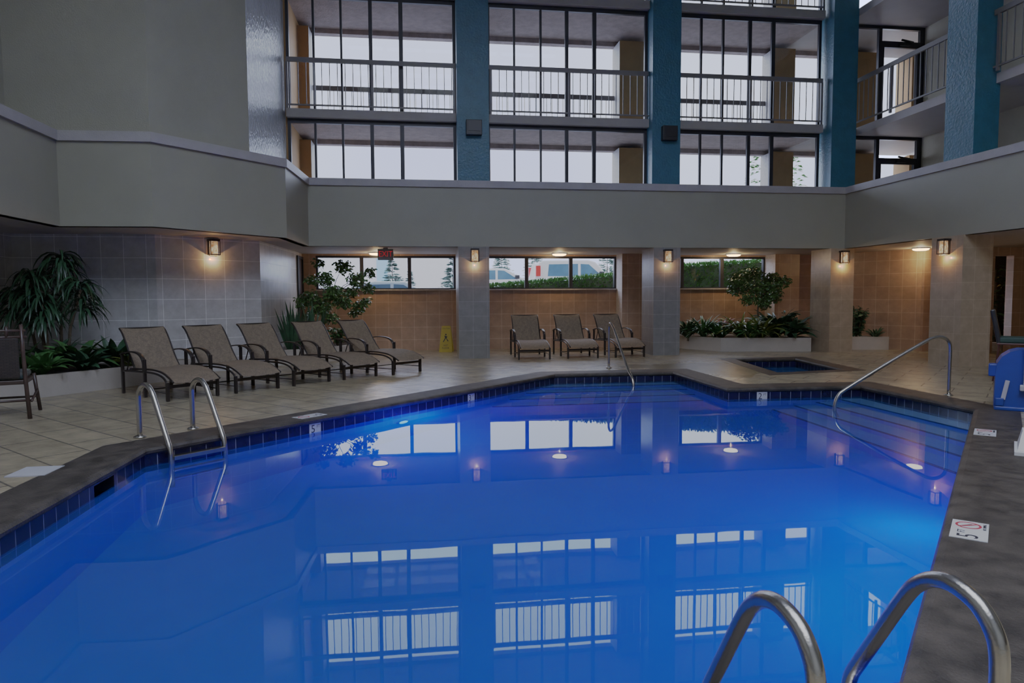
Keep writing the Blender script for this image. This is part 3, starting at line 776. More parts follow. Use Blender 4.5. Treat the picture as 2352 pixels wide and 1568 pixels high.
hosta('strap_plant', 'dark arching plant at the right end of the small planter', (10.85, 15.0, .26), 18, .21, .05, M['leaf_dark'])
# greenery behind the opening in the right back wall
root = thing('indoor_shrub', 'dark leafy shrub seen through the narrow opening at far right', 'shrub', (13.95, 14.95, 0))
mb = MB()
for k in range(420):
    p = V((random.uniform(-.7, .7), random.uniform(-.3, .3), random.uniform(.25, 2.0))); a = random.uniform(0, 6.28)
    mb.leaf(p, (cos(a), sin(a), random.uniform(-.3, .6)), .2, .08, .7, 3, roll=random.uniform(-1, 1))
mb.build('leaves', M['leaf_dark'], root, True)
MB().tube([(0, 0, 0), (.05, 0, 1.), (0, 0, 1.9)], [.04, .03, .015], 8).build('stem', M['bark'], root)
struct(MB().box(12.2, 15.0, 15.6, 15.7, 0, 2.36).build('wall_right_rear', M['dooredge']))
o = MB().box(12.7, 13.5, 14.05, 14.25, 0., .19).build('low_ledge', M['jamb']); tag(o, 'low pale ledge at the bottom of the narrow opening at far right', 'ledge')

root = thing('amber_lantern', 'glowing amber lantern among the dark leaves behind the narrow opening at far right', 'lantern', (13.98, 15.35, 0))
MB().tube([(0, 0, 0), (0, 0, 1.62)], .02, 8).build('post', M['black'], root)
MB().lathe([(.04, 1.62), (.10, 1.68), (.11, 1.86), (.06, 1.95)], n=14).build('shade', M['amber'], root, True)
# ------------------------------------------------------------------ lounge chairs
def make_lounger(label):
    root = thing('chaise_lounge', label, 'lounge chair', (0, 0, 0), 0, 'brown sling chaise lounges')
    W = .325
    # local x = towards the foot end, origin at rear legs
    for s in (-1, 1):
        y = s * W
        def leg(x, z): MB().rbox(x - .022, x + .022, y - .018, y + .018, 0, z, .005).build('leg', M['bronze'], root)
        leg(0., .53); leg(.68, .50); leg(1.31, .24)
        arm = smoothpath([(-.03, y, .535), (.10, y, .565), (.30, y, .585), (.48, y, .575), (.60, y, .535), (.665, y, .46), (.68, y, .33)], 5)
        MB().strip(arm, .052, .016, (0, 1, 0)).build('armrest', M['bronze'], root, True)
        rail = smoothpath([(0, y, .31), (.4, y, .325), (.75, y, .335), (1.0, y, .33), (1.18, y, .30), (1.28, y, .245), (1.305, y, .17)], 4)
        MB().tube(rail, .014, 8).build('side_rail', M['bronze'], root, True)
        sr = smoothpath([(.20, y * .93, .345), (.5, y * .93, .36), (.85, y * .93, .372), (1.12, y * .93, .352), (1.30, y * .93, .30), (1.42, y * .93, .245)], 4)
        MB().tube(sr, .013, 8).build('sling_rail', M['bronze'], root, True)
        br = smoothpath([(.33, y * .91, .345), (.20, y * .91, .50), (.06, y * .91, .70), (-.05, y * .91, .83), (-.13, y * .91, .885)], 4)
        MB().tube(br, .013, 8).build('back_rail', M['bronze'], root, True)
        MB().tube([(.17, y * .9, .52), (.10, y * .95, .32)], .009, 6).build('back_brace', M['bronze'], root)
        MB().tube([(.68, y, .10), (1.31, y, .10)], .008, 6).build('stretcher', M['bronze'], root)
    MB().tube([(.68, -W, .10), (.68, W, .10)], .009, 6).build('crossbar', M['bronze'], root)
    MB().tube([(0, -W, .31), (0, W, .31)], .012, 6).build('crossbar', M['bronze'], root)
    MB().box(1.295, 1.325, -W, W, .165, .205).build('crossbar', M['bronze'], root)
    MB().tube([(-.13, -W * .91, .885), (-.13, W * .91, .885)], .012, 6).build('crossbar', M['bronze'], root)
    def sling(path, w, nm):
        P = smoothpath(path, 5); mb = MB(); vs = []; n = len(P); K = 6
        for p in P:
            for k in range(K + 1):
                t = k / K * 2 - 1; vs.append((p[0], t * w, p[2] - .018 * (1 - t * t)))
        fs = [(i * (K + 1) + k, i * (K + 1) + k + 1, (i + 1) * (K + 1) + k + 1, (i + 1) * (K + 1) + k) for i in range(n - 1) for k in range(K)]
        mb.add(vs, fs); return mb.build(nm, M['sling'], root, True)
    w = W * .9
    sling([(.34, 0, .35), (.20, 0, .507), (.06, 0, .707), (-.05, 0, .84), (-.12, 0, .893), (-.155, 0, .88)], w, 'back_sling')
    sling([(.30, 0, .36), (.5, 0, .372), (.85, 0, .384), (1.12, 0, .365), (1.30, 0, .312), (1.43, 0, .245)], w, 'seat_sling')
    return root
LS = [((-2.90, 9.26), 'first lounge chair of the diagonal row, nearest the left planter, with woven brown sling'),
      ((-2.245, 9.895), 'second brown sling lounge chair of the diagonal row, right of the first'),
      ((-1.606, 10.567), 'middle lounge chair of the five in the diagonal row, in brown sling'),
      ((-.94, 11.21), 'fourth brown sling lounge chair of the diagonal row, in front of the low shrub'),
      ((-.207, 11.79), 'last lounge chair of the diagonal row, nearest the first tiled pillar')]
first = make_lounger(LS[0][1])
ROT = rad(-45)
allk = kids(first); TREE[first.name] = allk
for k in allk: TREE[k.name] = []
for i, ((x, y), lb) in enumerate(LS):
    rz = ROT + (rad(-1.5), 0, rad(2), rad(-1), rad(1.5))[i]
    p = (x - 1.31 * cos(rz), y - 1.31 * sin(rz), 0)
    if i == 0: first.location = p; first.rotation_euler = (0, 0, rz)
    else: dup(first, p, rz, lb)
for (x, y, a, lb) in ((2.378, 13.94, -90.5, 'left one of three lounge chairs facing the pool under the middle low window'), (3.436, 14.04, -88, 'central one of three lounge chairs facing the pool under the middle low window'), (4.48, 14.1, -84, 'lounge chair standing next to the second tiled pillar, behind the steel handrail')):
    rz = rad(a); dup(first, (x - 1.31 * cos(rz), y - 1.31 * sin(rz), 0), rz, lb)

# ------------------------------------------------------------------ pool ladders and handrails
PROF = [(0, .005), (0, .20), (0, .36), (.015, .42), (.06, .475), (.13, .500), (.20, .490), (.255, .45), (.30, .39), (.45, .145), (.52, .03), (.558, -.04), (.572, -.12), (.575, -.3), (.575, -.95)]
PROF2 = [(-.01, .005), (-.01, .20), (-.008, .34), (.012, .41), (.065, .468), (.145, .494), (.215, .487), (.28, .45), (.34, .38), (.475, .155), (.55, .03), (.588, -.04), (.602, -.12), (.605, -.3), (.605, -.95)]
def ladder(name, label, loc, rz, gap, sc=1., prof=PROF, r=.024):
    root = thing(name, label, 'pool ladder', (loc[0], loc[1], .004), rz)
    for s in (0, 1):
        pts = smoothpath([(u * sc, s * gap, z * sc) for u, z in prof], 4)
        sr_ = MB().tube(pts, r, 16).build('side_rail', M['steel'], root, True)
        MB().lathe([(.055, 0), (.055, .008), (.04, .018), (r, .024)], (0, s * gap, 0), 20).build('escutcheon', M['steel'], sr_, True)
    for z in (-.115, -.42, -.72):
        MB().rbox(.575 * sc - .04, .575 * sc + .04, .01, gap - .01, z - .02, z + .02, .006).build('tread', M['steel'], root)
    return root
ladder('pool_ladder', 'stainless steel ladder on the left pool edge, in front of the lounge chairs', (-2.58, 6.696), rad(-45), .505)
ladder('pool_ladder', 'large stainless steel ladder rails cut by the lower right corner', (1.520, 1.575), rad(95.4), .560, .912, PROF2, .0245)
# centre handrail at back steps
def handrail(name, label, loc, rz, pts, flanges):
    root = thing(name, label, 'handrail', (loc[0], loc[1], .004), rz)
    MB().tube(smoothpath(pts, 5), .022, 14).build('rail', M['steel'], root, True)
    for f in flanges: MB().lathe([(.055, 0), (.055, .008), (.03, .02)], f, 18).build('escutcheon', M['steel'], root, True)
handrail('handrail', 'slim stainless handrail running down the pool steps, in front of the third facing lounge chair', (3.412, 11.98), rad(-88), [(0, 0, .005), (0, 0, .4), (0, 0, .70), (.02, 0, .775), (.075, 0, .81), (.15, 0, .79), (.33, 0, .68), (.7, 0, .36), (1.05, 0, .06), (1.2, 0, -.02), (1.27, 0, -.10), (1.3, 0, -.25), (1.3, 0, -.75)], [(0, 0, 0)])
handrail('handrail', 'long sloping stainless handrail on the right-hand pool steps, near the blue-covered lift', (6.73, 7.86), rad(178), [(0, 0, .005), (0, 0, .35), (0, 0, .60), (.03, 0, .70), (.12, 0, .748), (.22, 0, .742), (.35, 0, .69), (.8, 0, .45), (1.38, 0, .115), (1.49, 0, .03), (1.535, 0, -.07), (1.54, 0, -.2), (1.5, 0, -.6)], [(0, 0, 0)])

# ------------------------------------------------------------------ sconces, ceiling lights
SC = None
def sconce(label, loc, rz):
    global SC
    if SC is not None: return dup(SC, loc, rz, label)
    root = thing('wall_sconce', label, 'wall light', loc, rz, 'bronze wall sconces')
    # local: wall at y=0, light projects to -y, origin at middle
    MB().box(-.06, .06, -.02, 0, -.13, .15).build('back_plate', M['bronze'], root)
    MB().rbox(-.088, .088, -.15, -.0, .115, .155, .004).build('top_cap', M['bronze'], root)
    mb = MB().box(-.088, -.078, -.15, -.14, -.115, .115).box(.078, .088, -.15, -.14, -.115, .115).box(-.088, -.078, -.03, -.02, -.115, .115).box(.078, .088, -.03, -.02, -.115, .115)
    mb.box(-.088, .088, -.15, -.14, -.125, -.11).box(-.088, -.078, -.15, -.02, -.125, -.11).box(.078, .088, -.15, -.02, -.125, -.11)
    mb.build('cage', M['bronze'], root)
    MB().lathe([(.066, -.15), (.068, 0.), (.066, .115)], (0, -.082, 0), 16).build('glass_shade', M['sconce_glass'], root, True)
    l = bpy.data.lights.new('sconce_bulb', 'POINT'); l.energy = SCE; l.color = (1., .50, .20); l.shadow_soft_size = 0.
    lo = bpy.data.objects.new('sconce_bulb', l); COL.objects.link(lo); lo.parent = root; lo.location = (0, -.085, -.19)
    SC = root; TREE[root.name] = kids(root)
    return root
SCE = 4.2
sconce('wall sconce on the front of the first tiled pillar', (1.19, 14.41, 2.16), 0)
for k in TREE[SC.name]: TREE[k.name] = []
sconce('wall sconce on the front of the second tiled pillar', (5.40, 14.41, 2.16), 0)
sconce('wall sconce on the front of the third tiled pillar', (9.545, 14.41, 2.15), 0)
sconce('wall sconce on the pool side of the rightmost tiled pillar', (9.60, 11.36, 2.16), rad(-90))
sconce('wall sconce on the grey tiled wall above the lounge chairs', (-3.585, 12.70, 2.18), rad(39.7))
CLG = None
def ceil_light(label, x, y):
    global CLG
    if CLG is not None: return dup(CLG, (x, y, 2.36), 0, label)
    root = thing('ceiling_light', label, 'ceiling light', (x, y, 2.36), 0, 'round ceiling lights')
    MB().lathe([(.15, -.02), (.185, -.02), (.185, 0.), (.15, 0)], (0, 0, 0), 24).build('rim', M['white'], root)
    MB().lathe([(.11, -.065), (.16, -.05), (.172, -.02)], (0, 0, 0), 24).build('diffuser', M['lamp'], root, True)
    l = bpy.data.lights.new('ceiling_bulb', 'POINT'); l.energy = 11.; l.color = (1., .62, .30); l.shadow_soft_size = 0.
    lo = bpy.data.objects.new('ceiling_bulb', l); COL.objects.link(lo); lo.parent = root; lo.location = (0, 0, -.17)
    CLG = root; TREE[root.name] = kids(root)
    for k in TREE[root.name]: TREE[k.name] = []
    return root
ceil_light('round ceiling light just behind the exit sign', -.95, 16.4)
ceil_light('round ceiling light above the middle low window', 3.42, 16.4)
ceil_light('round ceiling light above the right low window', 7.9, 16.4)
ceil_light('round warm ceiling light beside the rightmost tiled pillar', 11.25, 14.1)
ceil_light('round warm ceiling light under the right balcony, out past the pillar', 12.6, 9.5)

# exit sign
root = thing('exit_sign', 'small hanging exit sign with red letters, before the leftmost low window', 'exit sign', (-.675, 14.9, 2.10))
MB().rbox(-.165, .165, -.03, .03, 0, .235, .006).build('housing', M['exitface'], root)
MB().box(-.05, .05, -.02, .02, .235, .26).build('mount', M['exitface'], root)
text_obj('exit_lettering', 'EXIT', .17, frameM((0, -.031, .125), (1, 0, 0), (0, 0, 1)), M['exitred'], [k for k in kids(root) if k.name.startswith('housing')][0], .001, sx=.85)

# wall boxes on blue columns
for (x, lb) in ((1.20, 'black box light high on the first blue column'), (5.44, 'black box light high on the second blue column')):
    root = thing('wall_box_light', lb, 'wall light', (x, 14.5, 4.82), 0, 'black box lights on the blue columns')
    MB().rbox(-.165, .165, -.14, 0, -.16, .15, .01).build('housing', M['black'], root)
    MB().box(-.125, .125, -.15, -.14, -.08, .13).build('lens', M['black'], root)

# wet floor sign
root = thing('wet_floor_sign', 'yellow folding wet floor sign by the first tiled pillar', 'floor sign', (.66, 16.42, 0), rad(-12))
for s, nm in ((-1, 'front_panel'), (1, 'rear_panel')):
    mb = MB()
    y0, y1 = s * .13, s * .02
    vs = []
    for t, hw in ((0, .155), (.08, .155), (.95, .105), (1, .10)):
        y = y0 + (y1 - y0) * t; z = t * .62
        vs += [(-hw, y - .008, z), (hw, y - .008, z), (hw, y + .008, z), (-hw, y + .008, z)]
    fs = [(3, 2, 1, 0), (12, 13, 14, 15)]
    for i in range(3):
        for k in range(4): fs.append((4 * i + k, 4 * i + (k + 1) % 4, 4 * i + 4 + (k + 1) % 4, 4 * i + 4 + k))
    mb.add(vs, fs); pan = mb.build(nm, M['yellow'], root)
    if s < 0: front_pan = pan
up = V((0, .11, .62)).normalized()
def on(t): return V((0, -.13 + .11 * t - .0095, .62 * t))
text_obj('caution_lettering', 'CAUTION', .048, frameM(on(.9), (1, 0, 0), up), M['ink'], front_pan, .0006, sx=.85)
text_obj('wet_floor_lettering', 'WET\nFLOOR', .062, frameM(on(.2), (1, 0, 0), up), M['ink'], front_pan, .0006, sx=.85)
mb = MB(); T = frameM(on(.52), (1, 0, 0), up)
def pl(pts): mb.add([T @ V((a, b, .0008)) for a, b in pts], [tuple(range(len(pts)))])
pl([(-.015, .11), (.015, .11), (.02, .085), (0, .075), (-.02, .085)]); pl([(-.035, .07), (.035, .05), (.02, 0), (-.02, .01)]); pl([(-.02, .01), (.0, .005), (-.05, -.09), (-.07, -.08)]); pl([(0, .005), (.02, 0), (.07, -.06), (.05, -.075)])
mb.build('pictogram', M['ink'], front_pan)

# ------------------------------------------------------------------ depth markers
def deck_marker(label, c, along, toward):
    """ceramic deck tile: 'along' = the pool edge, 'toward' = into the water."""
    root = thing('depth_marker', label, 'depth marker', (c[0], c[1], .004), 0, 'pool depth markers')
    a = V((along[0], along[1], 0)).normalized(); t = V((toward[0], toward[1], 0)).normalized()
    T = frameM((0, 0, 0), a, t) if a.cross(t).z > 0 else frameM((0, 0, 0), -a, t)
    root = MB().box(-.17, .17, -.085, .085, 0, .004, T=T).build('tile', M['ceramic'], root)
    def TT(x, y): return T @ Matrix.Translation((x, y, .0048))
    text_obj('depth_digit', '5', .14, TT(-.115, .0), M['ink'], root, .0004)
    text_obj('depth_unit', 'FT', .05, TT(-.04, .035), M['ink'], root, .0004)
    mb = MB(); pts = []
    n = 24
    vs = [T @ V((.085 + r * cos(2 * pi * k / n), .008 + r * sin(2 * pi * k / n), .0048)) for r in (.062, .05) for k in range(n)]
    mb.add(vs, [(k, (k + 1) % n, n + (k + 1) % n, n + k) for k in range(n)])
    mb.add([T @ V(p) for p in ((.04, .048, .005), (.048, .056, .005), (.13, -.032, .005), (.122, -.04, .005))], [(3, 2, 1, 0)])
    mb.build('prohibition_ring', M['red'], root)
    mb = MB(); mb.add([T @ V((.085 + a_, .008 + b_, .0046)) for a_, b_ in ((-.03, .025), (-.015, .03), (.03, -.012), (.024, -.022), (-.01, .01))], [(4, 3, 2, 1, 0)])
    mb.build('diver_symbol', M['ink'], root)
    text_obj('no_diving_lettering', 'NO DIVING', .022, TT(.085, -.068), M['ink'], root, .0004)
    return root
deck_marker('white 5 FT no-diving tile on the right coping, nearest the big ladder', (2.955, 3.27), (.69, .724), (-.724, .69))
deck_marker('white 5 FT no-diving tile on the coping beside the lift base plate', (5.22, 5.64), (.69, .724), (-.724, .69))
deck_marker('white 5 FT no-diving tile on the left coping, seen almost edge-on', (-1.19, 7.62), (.68, .73), (.73, -.68))
def wall_marker(label, digit, c, nrm):
    root = thing('waterline_marker', label, 'depth marker', (c[0], c[1], -.135), 0, 'pool depth markers')
    n = V((nrm[0], nrm[1], 0)).normalized(); x = V((-n.y, n.x, 0))
    T = frameM((0, 0, 0), x, (0, 0, 1))
    root = MB().box(-.076, .076, -.076, .076, 0, .004, T=T).build('tile', M['ceramic'], root)
    text_obj('depth_digit', digit, .12, T @ Matrix.Translation((-.028, .012, .0045)), M['ink'], root, .0004)
    text_obj('depth_unit', 'FT', .05, T @ Matrix.Translation((.042, .035, .0045)), M['ink'], root, .0004, sx=.8)
wall_marker('white 5 FT tile in the navy waterline band, right of the left ladder', '5', (-1.125, 7.54), (.735, -.678))
wall_marker('white 3 FT tile in the navy waterline band, before the tiled pillar reflection', '3', (.72, 9.545), (.735, -.678))
wall_marker('white 2 FT tile in the navy waterline band below the spa corner', '2', (4.79, 9.0), (-.02, -1))
# skimmer lid
o = MB().prism([(-2.99, 5.33), (-2.72, 5.33), (-2.72, 5.62), (-2.99, 5.62)], .0, .008).build('skimmer_hatch', M['greyp'], loc=(-2.85, 5.47, 0)); tag(o, 'pale square skimmer cover set in the left deck beside the coping', 'skimmer cover')

# underwater lamps
def pool_lamp(label, c, nrm, energy):
    n = V((nrm[0], nrm[1], 0)).normalized()
    root = thing('underwater_light', label, 'pool light', (c[0], c[1], -.62), 0, 'underwater pool lights')
    x = V((-n.y, n.x, 0)); T = frameM((0, 0, 0), x, (0, 0, 1))
    MB().lathe([(.10, .0), (.10, .02), (.085, .03)], (0, 0, 0), 20, T=T).build('rim', M['steel'], root)
    MB().lathe([(.08, .028), (.05, .045)], (0, 0, 0), 20, T=T).build('lens', M['pool_lamp'], root)
    l = bpy.data.lights.new('pool_bulb', 'POINT'); l.energy = energy; l.color = (.0, .13, 1.); l.shadow_soft_size = 0.
    lo = bpy.data.objects.new('pool_bulb', l); COL.objects.link(lo); lo.parent = root; lo.location = tuple(n * .16)
pool_lamp('glowing blue underwater light in the left pool wall', (-.22, 8.52), (.735, -.678), 150)
pool_lamp('blue underwater light in the right pool wall below the coping tile', (3.15, 3.63), (-.724, .69), 210)

# ------------------------------------------------------------------ bamboo chair at left
root = thing('bamboo_armchair', 'dark bamboo and wicker armchair cut off by the left edge', 'chair', (-4.50, 7.92, 0), rad(20))
# local: back panel along x at y=0 (faces away), right rear post at x=.27
def bam(pts, r, nm): MB().tube(pts, r, 8).build(nm, M['bamboo'], root, True)
bam([(.315, -.05, 0), (.285, 0, .42), (.27, .02, .75), (.26, .04, 1.02)], [.022, .02, .02, .018], 'leg')
bam([(-.36, -.06, 0), (-.30, 0, .42), (-.27, .02, .75), (-.26, .04, 1.02)], [.022, .02, .02, .018], 'leg')
bam([(.33, .60, 0), (.29, .55, .44)], [.02, .02], 'leg'); bam([(-.33, .60, 0), (-.29, .55, .44)], [.02, .02], 'leg')
bam([(-.30, .035, .955), (.30, .035, .955)], .015, 'top_rail'); bam([(-.30, .03, .885), (.31, .03, .885)], .015, 'top_rail')
for x in (-.13, 0, .13): bam([(x, .03, .885), (x, .04, 1.0)], .017, 'finial')
MB().rbox(-.235, .235, .0, .03, .44, .875, .008).build('back_panel', M['wicker'], root)
MB().rbox(-.29, .29, .02, .56, .37, .42, .012).build('seat', M['bamboo'], root)
MB().rbox(-.27, .27, .03, .55, .42, .50, .03).build('cushion', M['cushion'], root)
bam([(.335, -.03, .19), (.315, .57, .25)], .013, 'stretcher'); bam([(-.335, -.03, .19), (-.315, .57, .25)], .013, 'stretcher'); bam([(-.33, -.03, .2), (.33, -.03, .2)], .013, 'stretcher'); bam([(-.32, .57, .17), (.32, .57, .17)], .013, 'stretcher')

# ------------------------------------------------------------------ pool lift (right edge)
root = thing('pool_lift', 'pool lift under royal blue covers with a pale post, at the right edge', 'pool lift', (6.50, 6.73, 0), rad(-42))
prof = [(-.13, .03), (-.125, .42), (-.115, .52), (-.07, .60), (0, .655), (.08, .68), (.42, .69), (.5, .60), (.5, .03)]
mb = MB(); n = len(prof)
vs = [(x, y, z) for y in (-.03, .42) for x, z in prof]
mb.add(vs, [tuple(range(n - 1, -1, -1))[::-1], tuple(n + k for k in range(n - 1, -1, -1))] + [(k, n + k, n + (k + 1) % n, (k + 1) % n) for k in range(n)])
o = mb.build('seat_cover', M['bluep'], root)
MB().rbox(-.19, -.06, .02, .16, .37, .51, .012).build('armrest_cover', M['bluep'], root)
MB().rbox(-.13, .55, -.06, .40, .0, .05, .015).build('base_cover', M['bluep'], root)
MB().rbox(-.12, -.04, -.06, -.03, .05, .14, .01).build('side_flap', M['bluep'], root)
T = Matrix.Translation((-.03, -.038, .24)) @ Matrix.Rotation(rad(10), 4, 'Y')
MB().rbox(-.022, .022, -.012, .006, -.12, .10, .006, T=T).build('lever', M['greyp'], root)
MB().rbox(.125, .20, -.10, -.04, .25, 1.0, .012).build('post', M['greyp'], root)
MB().rbox(.095, .24, -.11, -.03, .235, .30, .01).build('bracket', M['greyp'], root)
root = thing('anchor_plate', 'cream wedge-shaped anchor plate on the right deck edge below the lift', 'anchor plate', (4.78, 4.80, 0), rad(46))
MB().prism([(-.06, -.2), (.45, -.2), (.45, .05), (-.06, .05)], 0, .03).build('base_plate', M['white'], root)
mb = MB().add([(0, -.18, .03), (.42, -.18, .03), (.42, .03, .03), (0, .03, .03), (.22, -.15, .16), (.42, -.15, .16), (.42, .0, .16), (.22, 0, .16)], [(0, 1, 5, 4), (1, 2, 6, 5), (2, 3, 7, 6), (3, 0, 4, 7), (4, 5, 6, 7)])
mb.build('wedge_cover', M['white'], root)

# bar stool
root = thing('bar_stool', 'tall chair with black back, dark green cushion and thin reddish legs behind the lift', 'chair', (8.82, 9.05, 0), rad(-44))
for (x, y) in ((-.25, -.2), (.25, -.2), (-.25, .2), (.25, .2)):
    MB().tube([(x, y, 0), (x * .75, y * .9, .56)], .016, 8).build('leg', M['redwood'], root)
MB().rbox(-.22, .24, -.22, .22, .545, .575, .008).build('seat', M['redwood'], root)
MB().rbox(-.20, .30, -.21, .21, .575, .665, .025).build('cushion', M['greenc'], root)
T = Matrix.Translation((-.20, 0, .62)) @ Matrix.Rotation(rad(-11), 4, 'Y')
MB().rbox(-.035, .03, -.21, .21, -.06, .46, .02, T=T).build('backrest', M['black'], root)
MB().tube([(-.22, -.19, .25), (.22, -.19, .25)], .01, 6).build('footrest', M['redwood'], root)

# ------------------------------------------------------------------ outside: ground, hedge, cars, trees, building
mb = MB(); nx, ny = 24, 12; vs = []
def gz(x):
    t = max(0, min(1, (x - .3) / 2.6)); return .35 + .75 * t * t * (3 - 2 * t)
for j in range(ny + 1):
    for i in range(nx + 1):
        x = -30 + 70 * i / nx if False else -22 + i * 2.2; y = 17.3 + j * 4.5; vs.append((x, y, gz(x) if y > 17.4 else min(gz(x), 1.2)))
fs = [(j * (nx + 1) + i, j * (nx + 1) + i + 1, (j + 1) * (nx + 1) + i + 1, (j + 1) * (nx + 1) + i) for j in range(ny) for i in range(nx)]
mb.add(vs, fs); struct(mb.build('ground_outside', M['asphalt']))
def hedge(label, x0, x1, y, zfun, seed):
    random.seed(seed); root = thing('hedge', label, 'hedge', ((x0 + x1) / 2, y, 1.)); off = V(root.location)
    mb = MB(); n = 14
    vs = []
    for i in range(n + 1):
        x = x0 + (x1 - x0) * i / n; z = zfun(x) - .06
        vs += [(x - off.x, -.3, 0), (x - off.x, -.3, z - 1), (x - off.x, .3, z - 1), (x - off.x, .3, 0)]
    fs = []
    for i in range(n):
        for k in range(3): fs.append((4 * i + k, 4 * i + k + 1, 4 * i + 5 + k, 4 * i + 4 + k))
    mb.add(vs, fs)
    mb.build('core', M['leaf_dark'], root)
    mb = MB()
    for k in range(int(800 * (x1 - x0))):
        x = random.uniform(x0, x1); zt = zfun(x)
        if random.random() < .45: p = (x - off.x, random.uniform(-.32, .3), zt - 1 - .05 + random.uniform(-.04, .03)); d = (random.uniform(-.3, .3), random.uniform(-.4, .2), 1)
        else: p = (x - off.x, -.30, random.uniform(0.1, max(.12, zt - 1))); d = (random.uniform(-.5, .5), -.8, random.uniform(.1, 1.))
        mb.leaf(p, d, random.uniform(.06, .13), .04, .4, 2, roll=random.uniform(-1, 1))
    mb.build('leaves', M['leaf_out'], root, True)
hedge('clipped green hedge outside the middle low window, in front of the white cars', 1.6, 5.9, 18.8, lambda x: 1.62 + .085 * (x - 1.8), 3)
hedge('tall clipped green hedge filling the right low window', 6.6, 12.2, 18.8, lambda x: 2.2 + .05 * (x - 7.4), 4)
random.seed(11)

def car(name, label, cat, loc, rz, body, glass, paint, width=1.8, tail=None, wheels=True, extras=True):
    """side profiles in local x (front = +x), z; extruded across the width."""
    root = thing(name, label, cat, loc, rz)
    def ext(poly, w, nm, m, inset=0., smooth=False):
        bm = bmesh.new(); lo = [bm.verts.new((x, -w / 2, z)) for x, z in poly]; f = bm.faces.new(lo)
        r = bmesh.ops.extrude_face_region(bm, geom=[f]); vv = [e for e in r['geom'] if isinstance(e, bmesh.types.BMVert)]
        bmesh.ops.translate(bm, verts=vv, vec=(0, w, 0)); bmesh.ops.recalc_face_normals(bm, faces=bm.faces)
        if inset: bmesh.ops.bevel(bm, geom=bm.edges[:], offset=inset, segments=2, affect='EDGES', profile=.6)
        me = bpy.data.meshes.new(nm); bm.to_mesh(me); bm.free(); me.materials.append(m)
        o = bpy.data.objects.new(nm, me); COL.objects.link(o); o.parent = root; return o
    ext(body, width, 'body', paint, .05)
    for g in glass: ext(g, width + .012, 'side_window', M['cargl'])
    xs = [p[0] for p in body]
    if tail:
        x0, x1, z0, z1 = tail
        for s in (-1, 1): MB().rbox(x0, x1, s * width / 2 - .12, s * width / 2 + .012, z0, z1, .01).build('tail_light', M['tail'], root)
    for s in (-1, 1):
        for x in (min(xs) + .85, max(xs) - .9):
            T = Matrix.Translation((x, s * (width / 2 - .1), .33)) @ Matrix.Rotation(pi / 2, 4, 'X')
            wh = MB().lathe([(.2, -.11), (.33, -.10), (.33, .10), (.2, .11)], n=20, T=T).build('wheel', M['tyre'], root)
            MB().lathe([(.19, -.118), (.19, .118)], n=16, T=T).build('hub', M['greyp'], wh)
    mx = max(p[0] for g in glass for p in g)
    for s in (-1, 1): MB().rbox(mx - .12, mx + .08, s * (width / 2 + .09) - .09, s * (width / 2 + .09) + .09, glass[0][0][1] + .03, glass[0][0][1] + .2, .03).build('mirror', M['black'], root)
    return root
# SUV: tail at x~4.85, windshield to ~7.6
sb = [(-1.6, .35), (-1.62, .95), (-1.55, 1.15), (-1.42, 1.66), (-1.2, 1.74), (.7, 1.76), (1.0, 1.68), (1.62, 1.05), (2.7, .92), (2.85, .6), (2.8, .35)]
sg = [[(-1.05, 1.08), (-1.0, 1.58), (.25, 1.60), (.25, 1.08)], [(.36, 1.08), (.36, 1.60), (.72, 1.58), (1.28, 1.10)]]
car('parked_suv', 'white parked SUV with a red tail light outside the middle low window', 'car', (6.45, 29.2, 1.1), rad(0), sb, sg, M['carw'], 1.85, (-1.57, -1.37, 1.08, 1.52))
db = [(-2.4, .3), (-2.45, .8), (-1.7, .95), (-1.0, 1.42), (-.6, 1.47), (.3, 1.46), (1.2, .95), (2.2, .85), (2.35, .6), (2.3, .3)]
dg_ = [[(-1.2, .96), (-.85, 1.36), (-.15, 1.38), (-.15, .96)], [(-.05, .96), (-.05, 1.38), (.25, 1.36), (.85, .98)]]
car('parked_sedan', 'white parked sedan seen right of the first tiled pillar, through the middle low window', 'car', (3.62, 31.6, 1.15), 0, db, dg_, M['carw'], 1.8)
car('parked_sedan', 'pale blue parked car whose roof shows at the bottom of the leftmost low window', 'car', (-.75, 22.2, .34), rad(4), db, dg_, M['cars'], 1.8)
car('parked_hatchback', 'dark parked car showing its roof left of the pale blue one', 'car', (-3.85, 24.9, .30), rad(2), db, dg_, M['card'], 1.8)

def conifer(label, loc, h, r, n):
    root = thing('conifer', label, 'tree', loc, 0, 'young conifers in the car park')
    MB().tube([(0, 0, 0), (0, 0, h)], [.05, .01], 6).build('trunk', M['bark'], root)
    mb = MB()
    for k in range(n):
        t = random.uniform(.12, 1.) ** .8; a = random.uniform(0, 6.28); rr = r * (1.05 - t) * random.uniform(.6, 1.1)
        z = h * t
        for q in range(4):
            s_ = (q + 1) / 4; p = V((cos(a) * rr * s_, sin(a) * rr * s_, z - .15 * s_ * rr))
            for w in (-1, 1): mb.leaf(p, (cos(a + w * .7), sin(a + w * .7), .25), .18 * (1.2 - t * .4), .06, .4, 2, roll=random.uniform(-1.3, 1.3))
    mb.build('needles', M['leaf_con'], root, True); return root
conifer('young conifer seen left of the exit sign window post, behind the ficus', (-1.0, 27.5, .35), 2.45, .95, 150)
conifer('small thin conifer seen right below the exit sign', (-.35, 30.5, .35), 2.1, .55, 90)
conifer('conifer at the right end of the leftmost low window', (1.25, 24.5, .6), 2.1, .85, 150)
conifer('conifer behind the white sedan, in the middle low window', (4.4, 36., 1.1), 2.7, 1.25, 230)
conifer('conifer behind the tail of the white SUV', (6.6, 38.5, 1.1), 3.0, 1.4, 230)
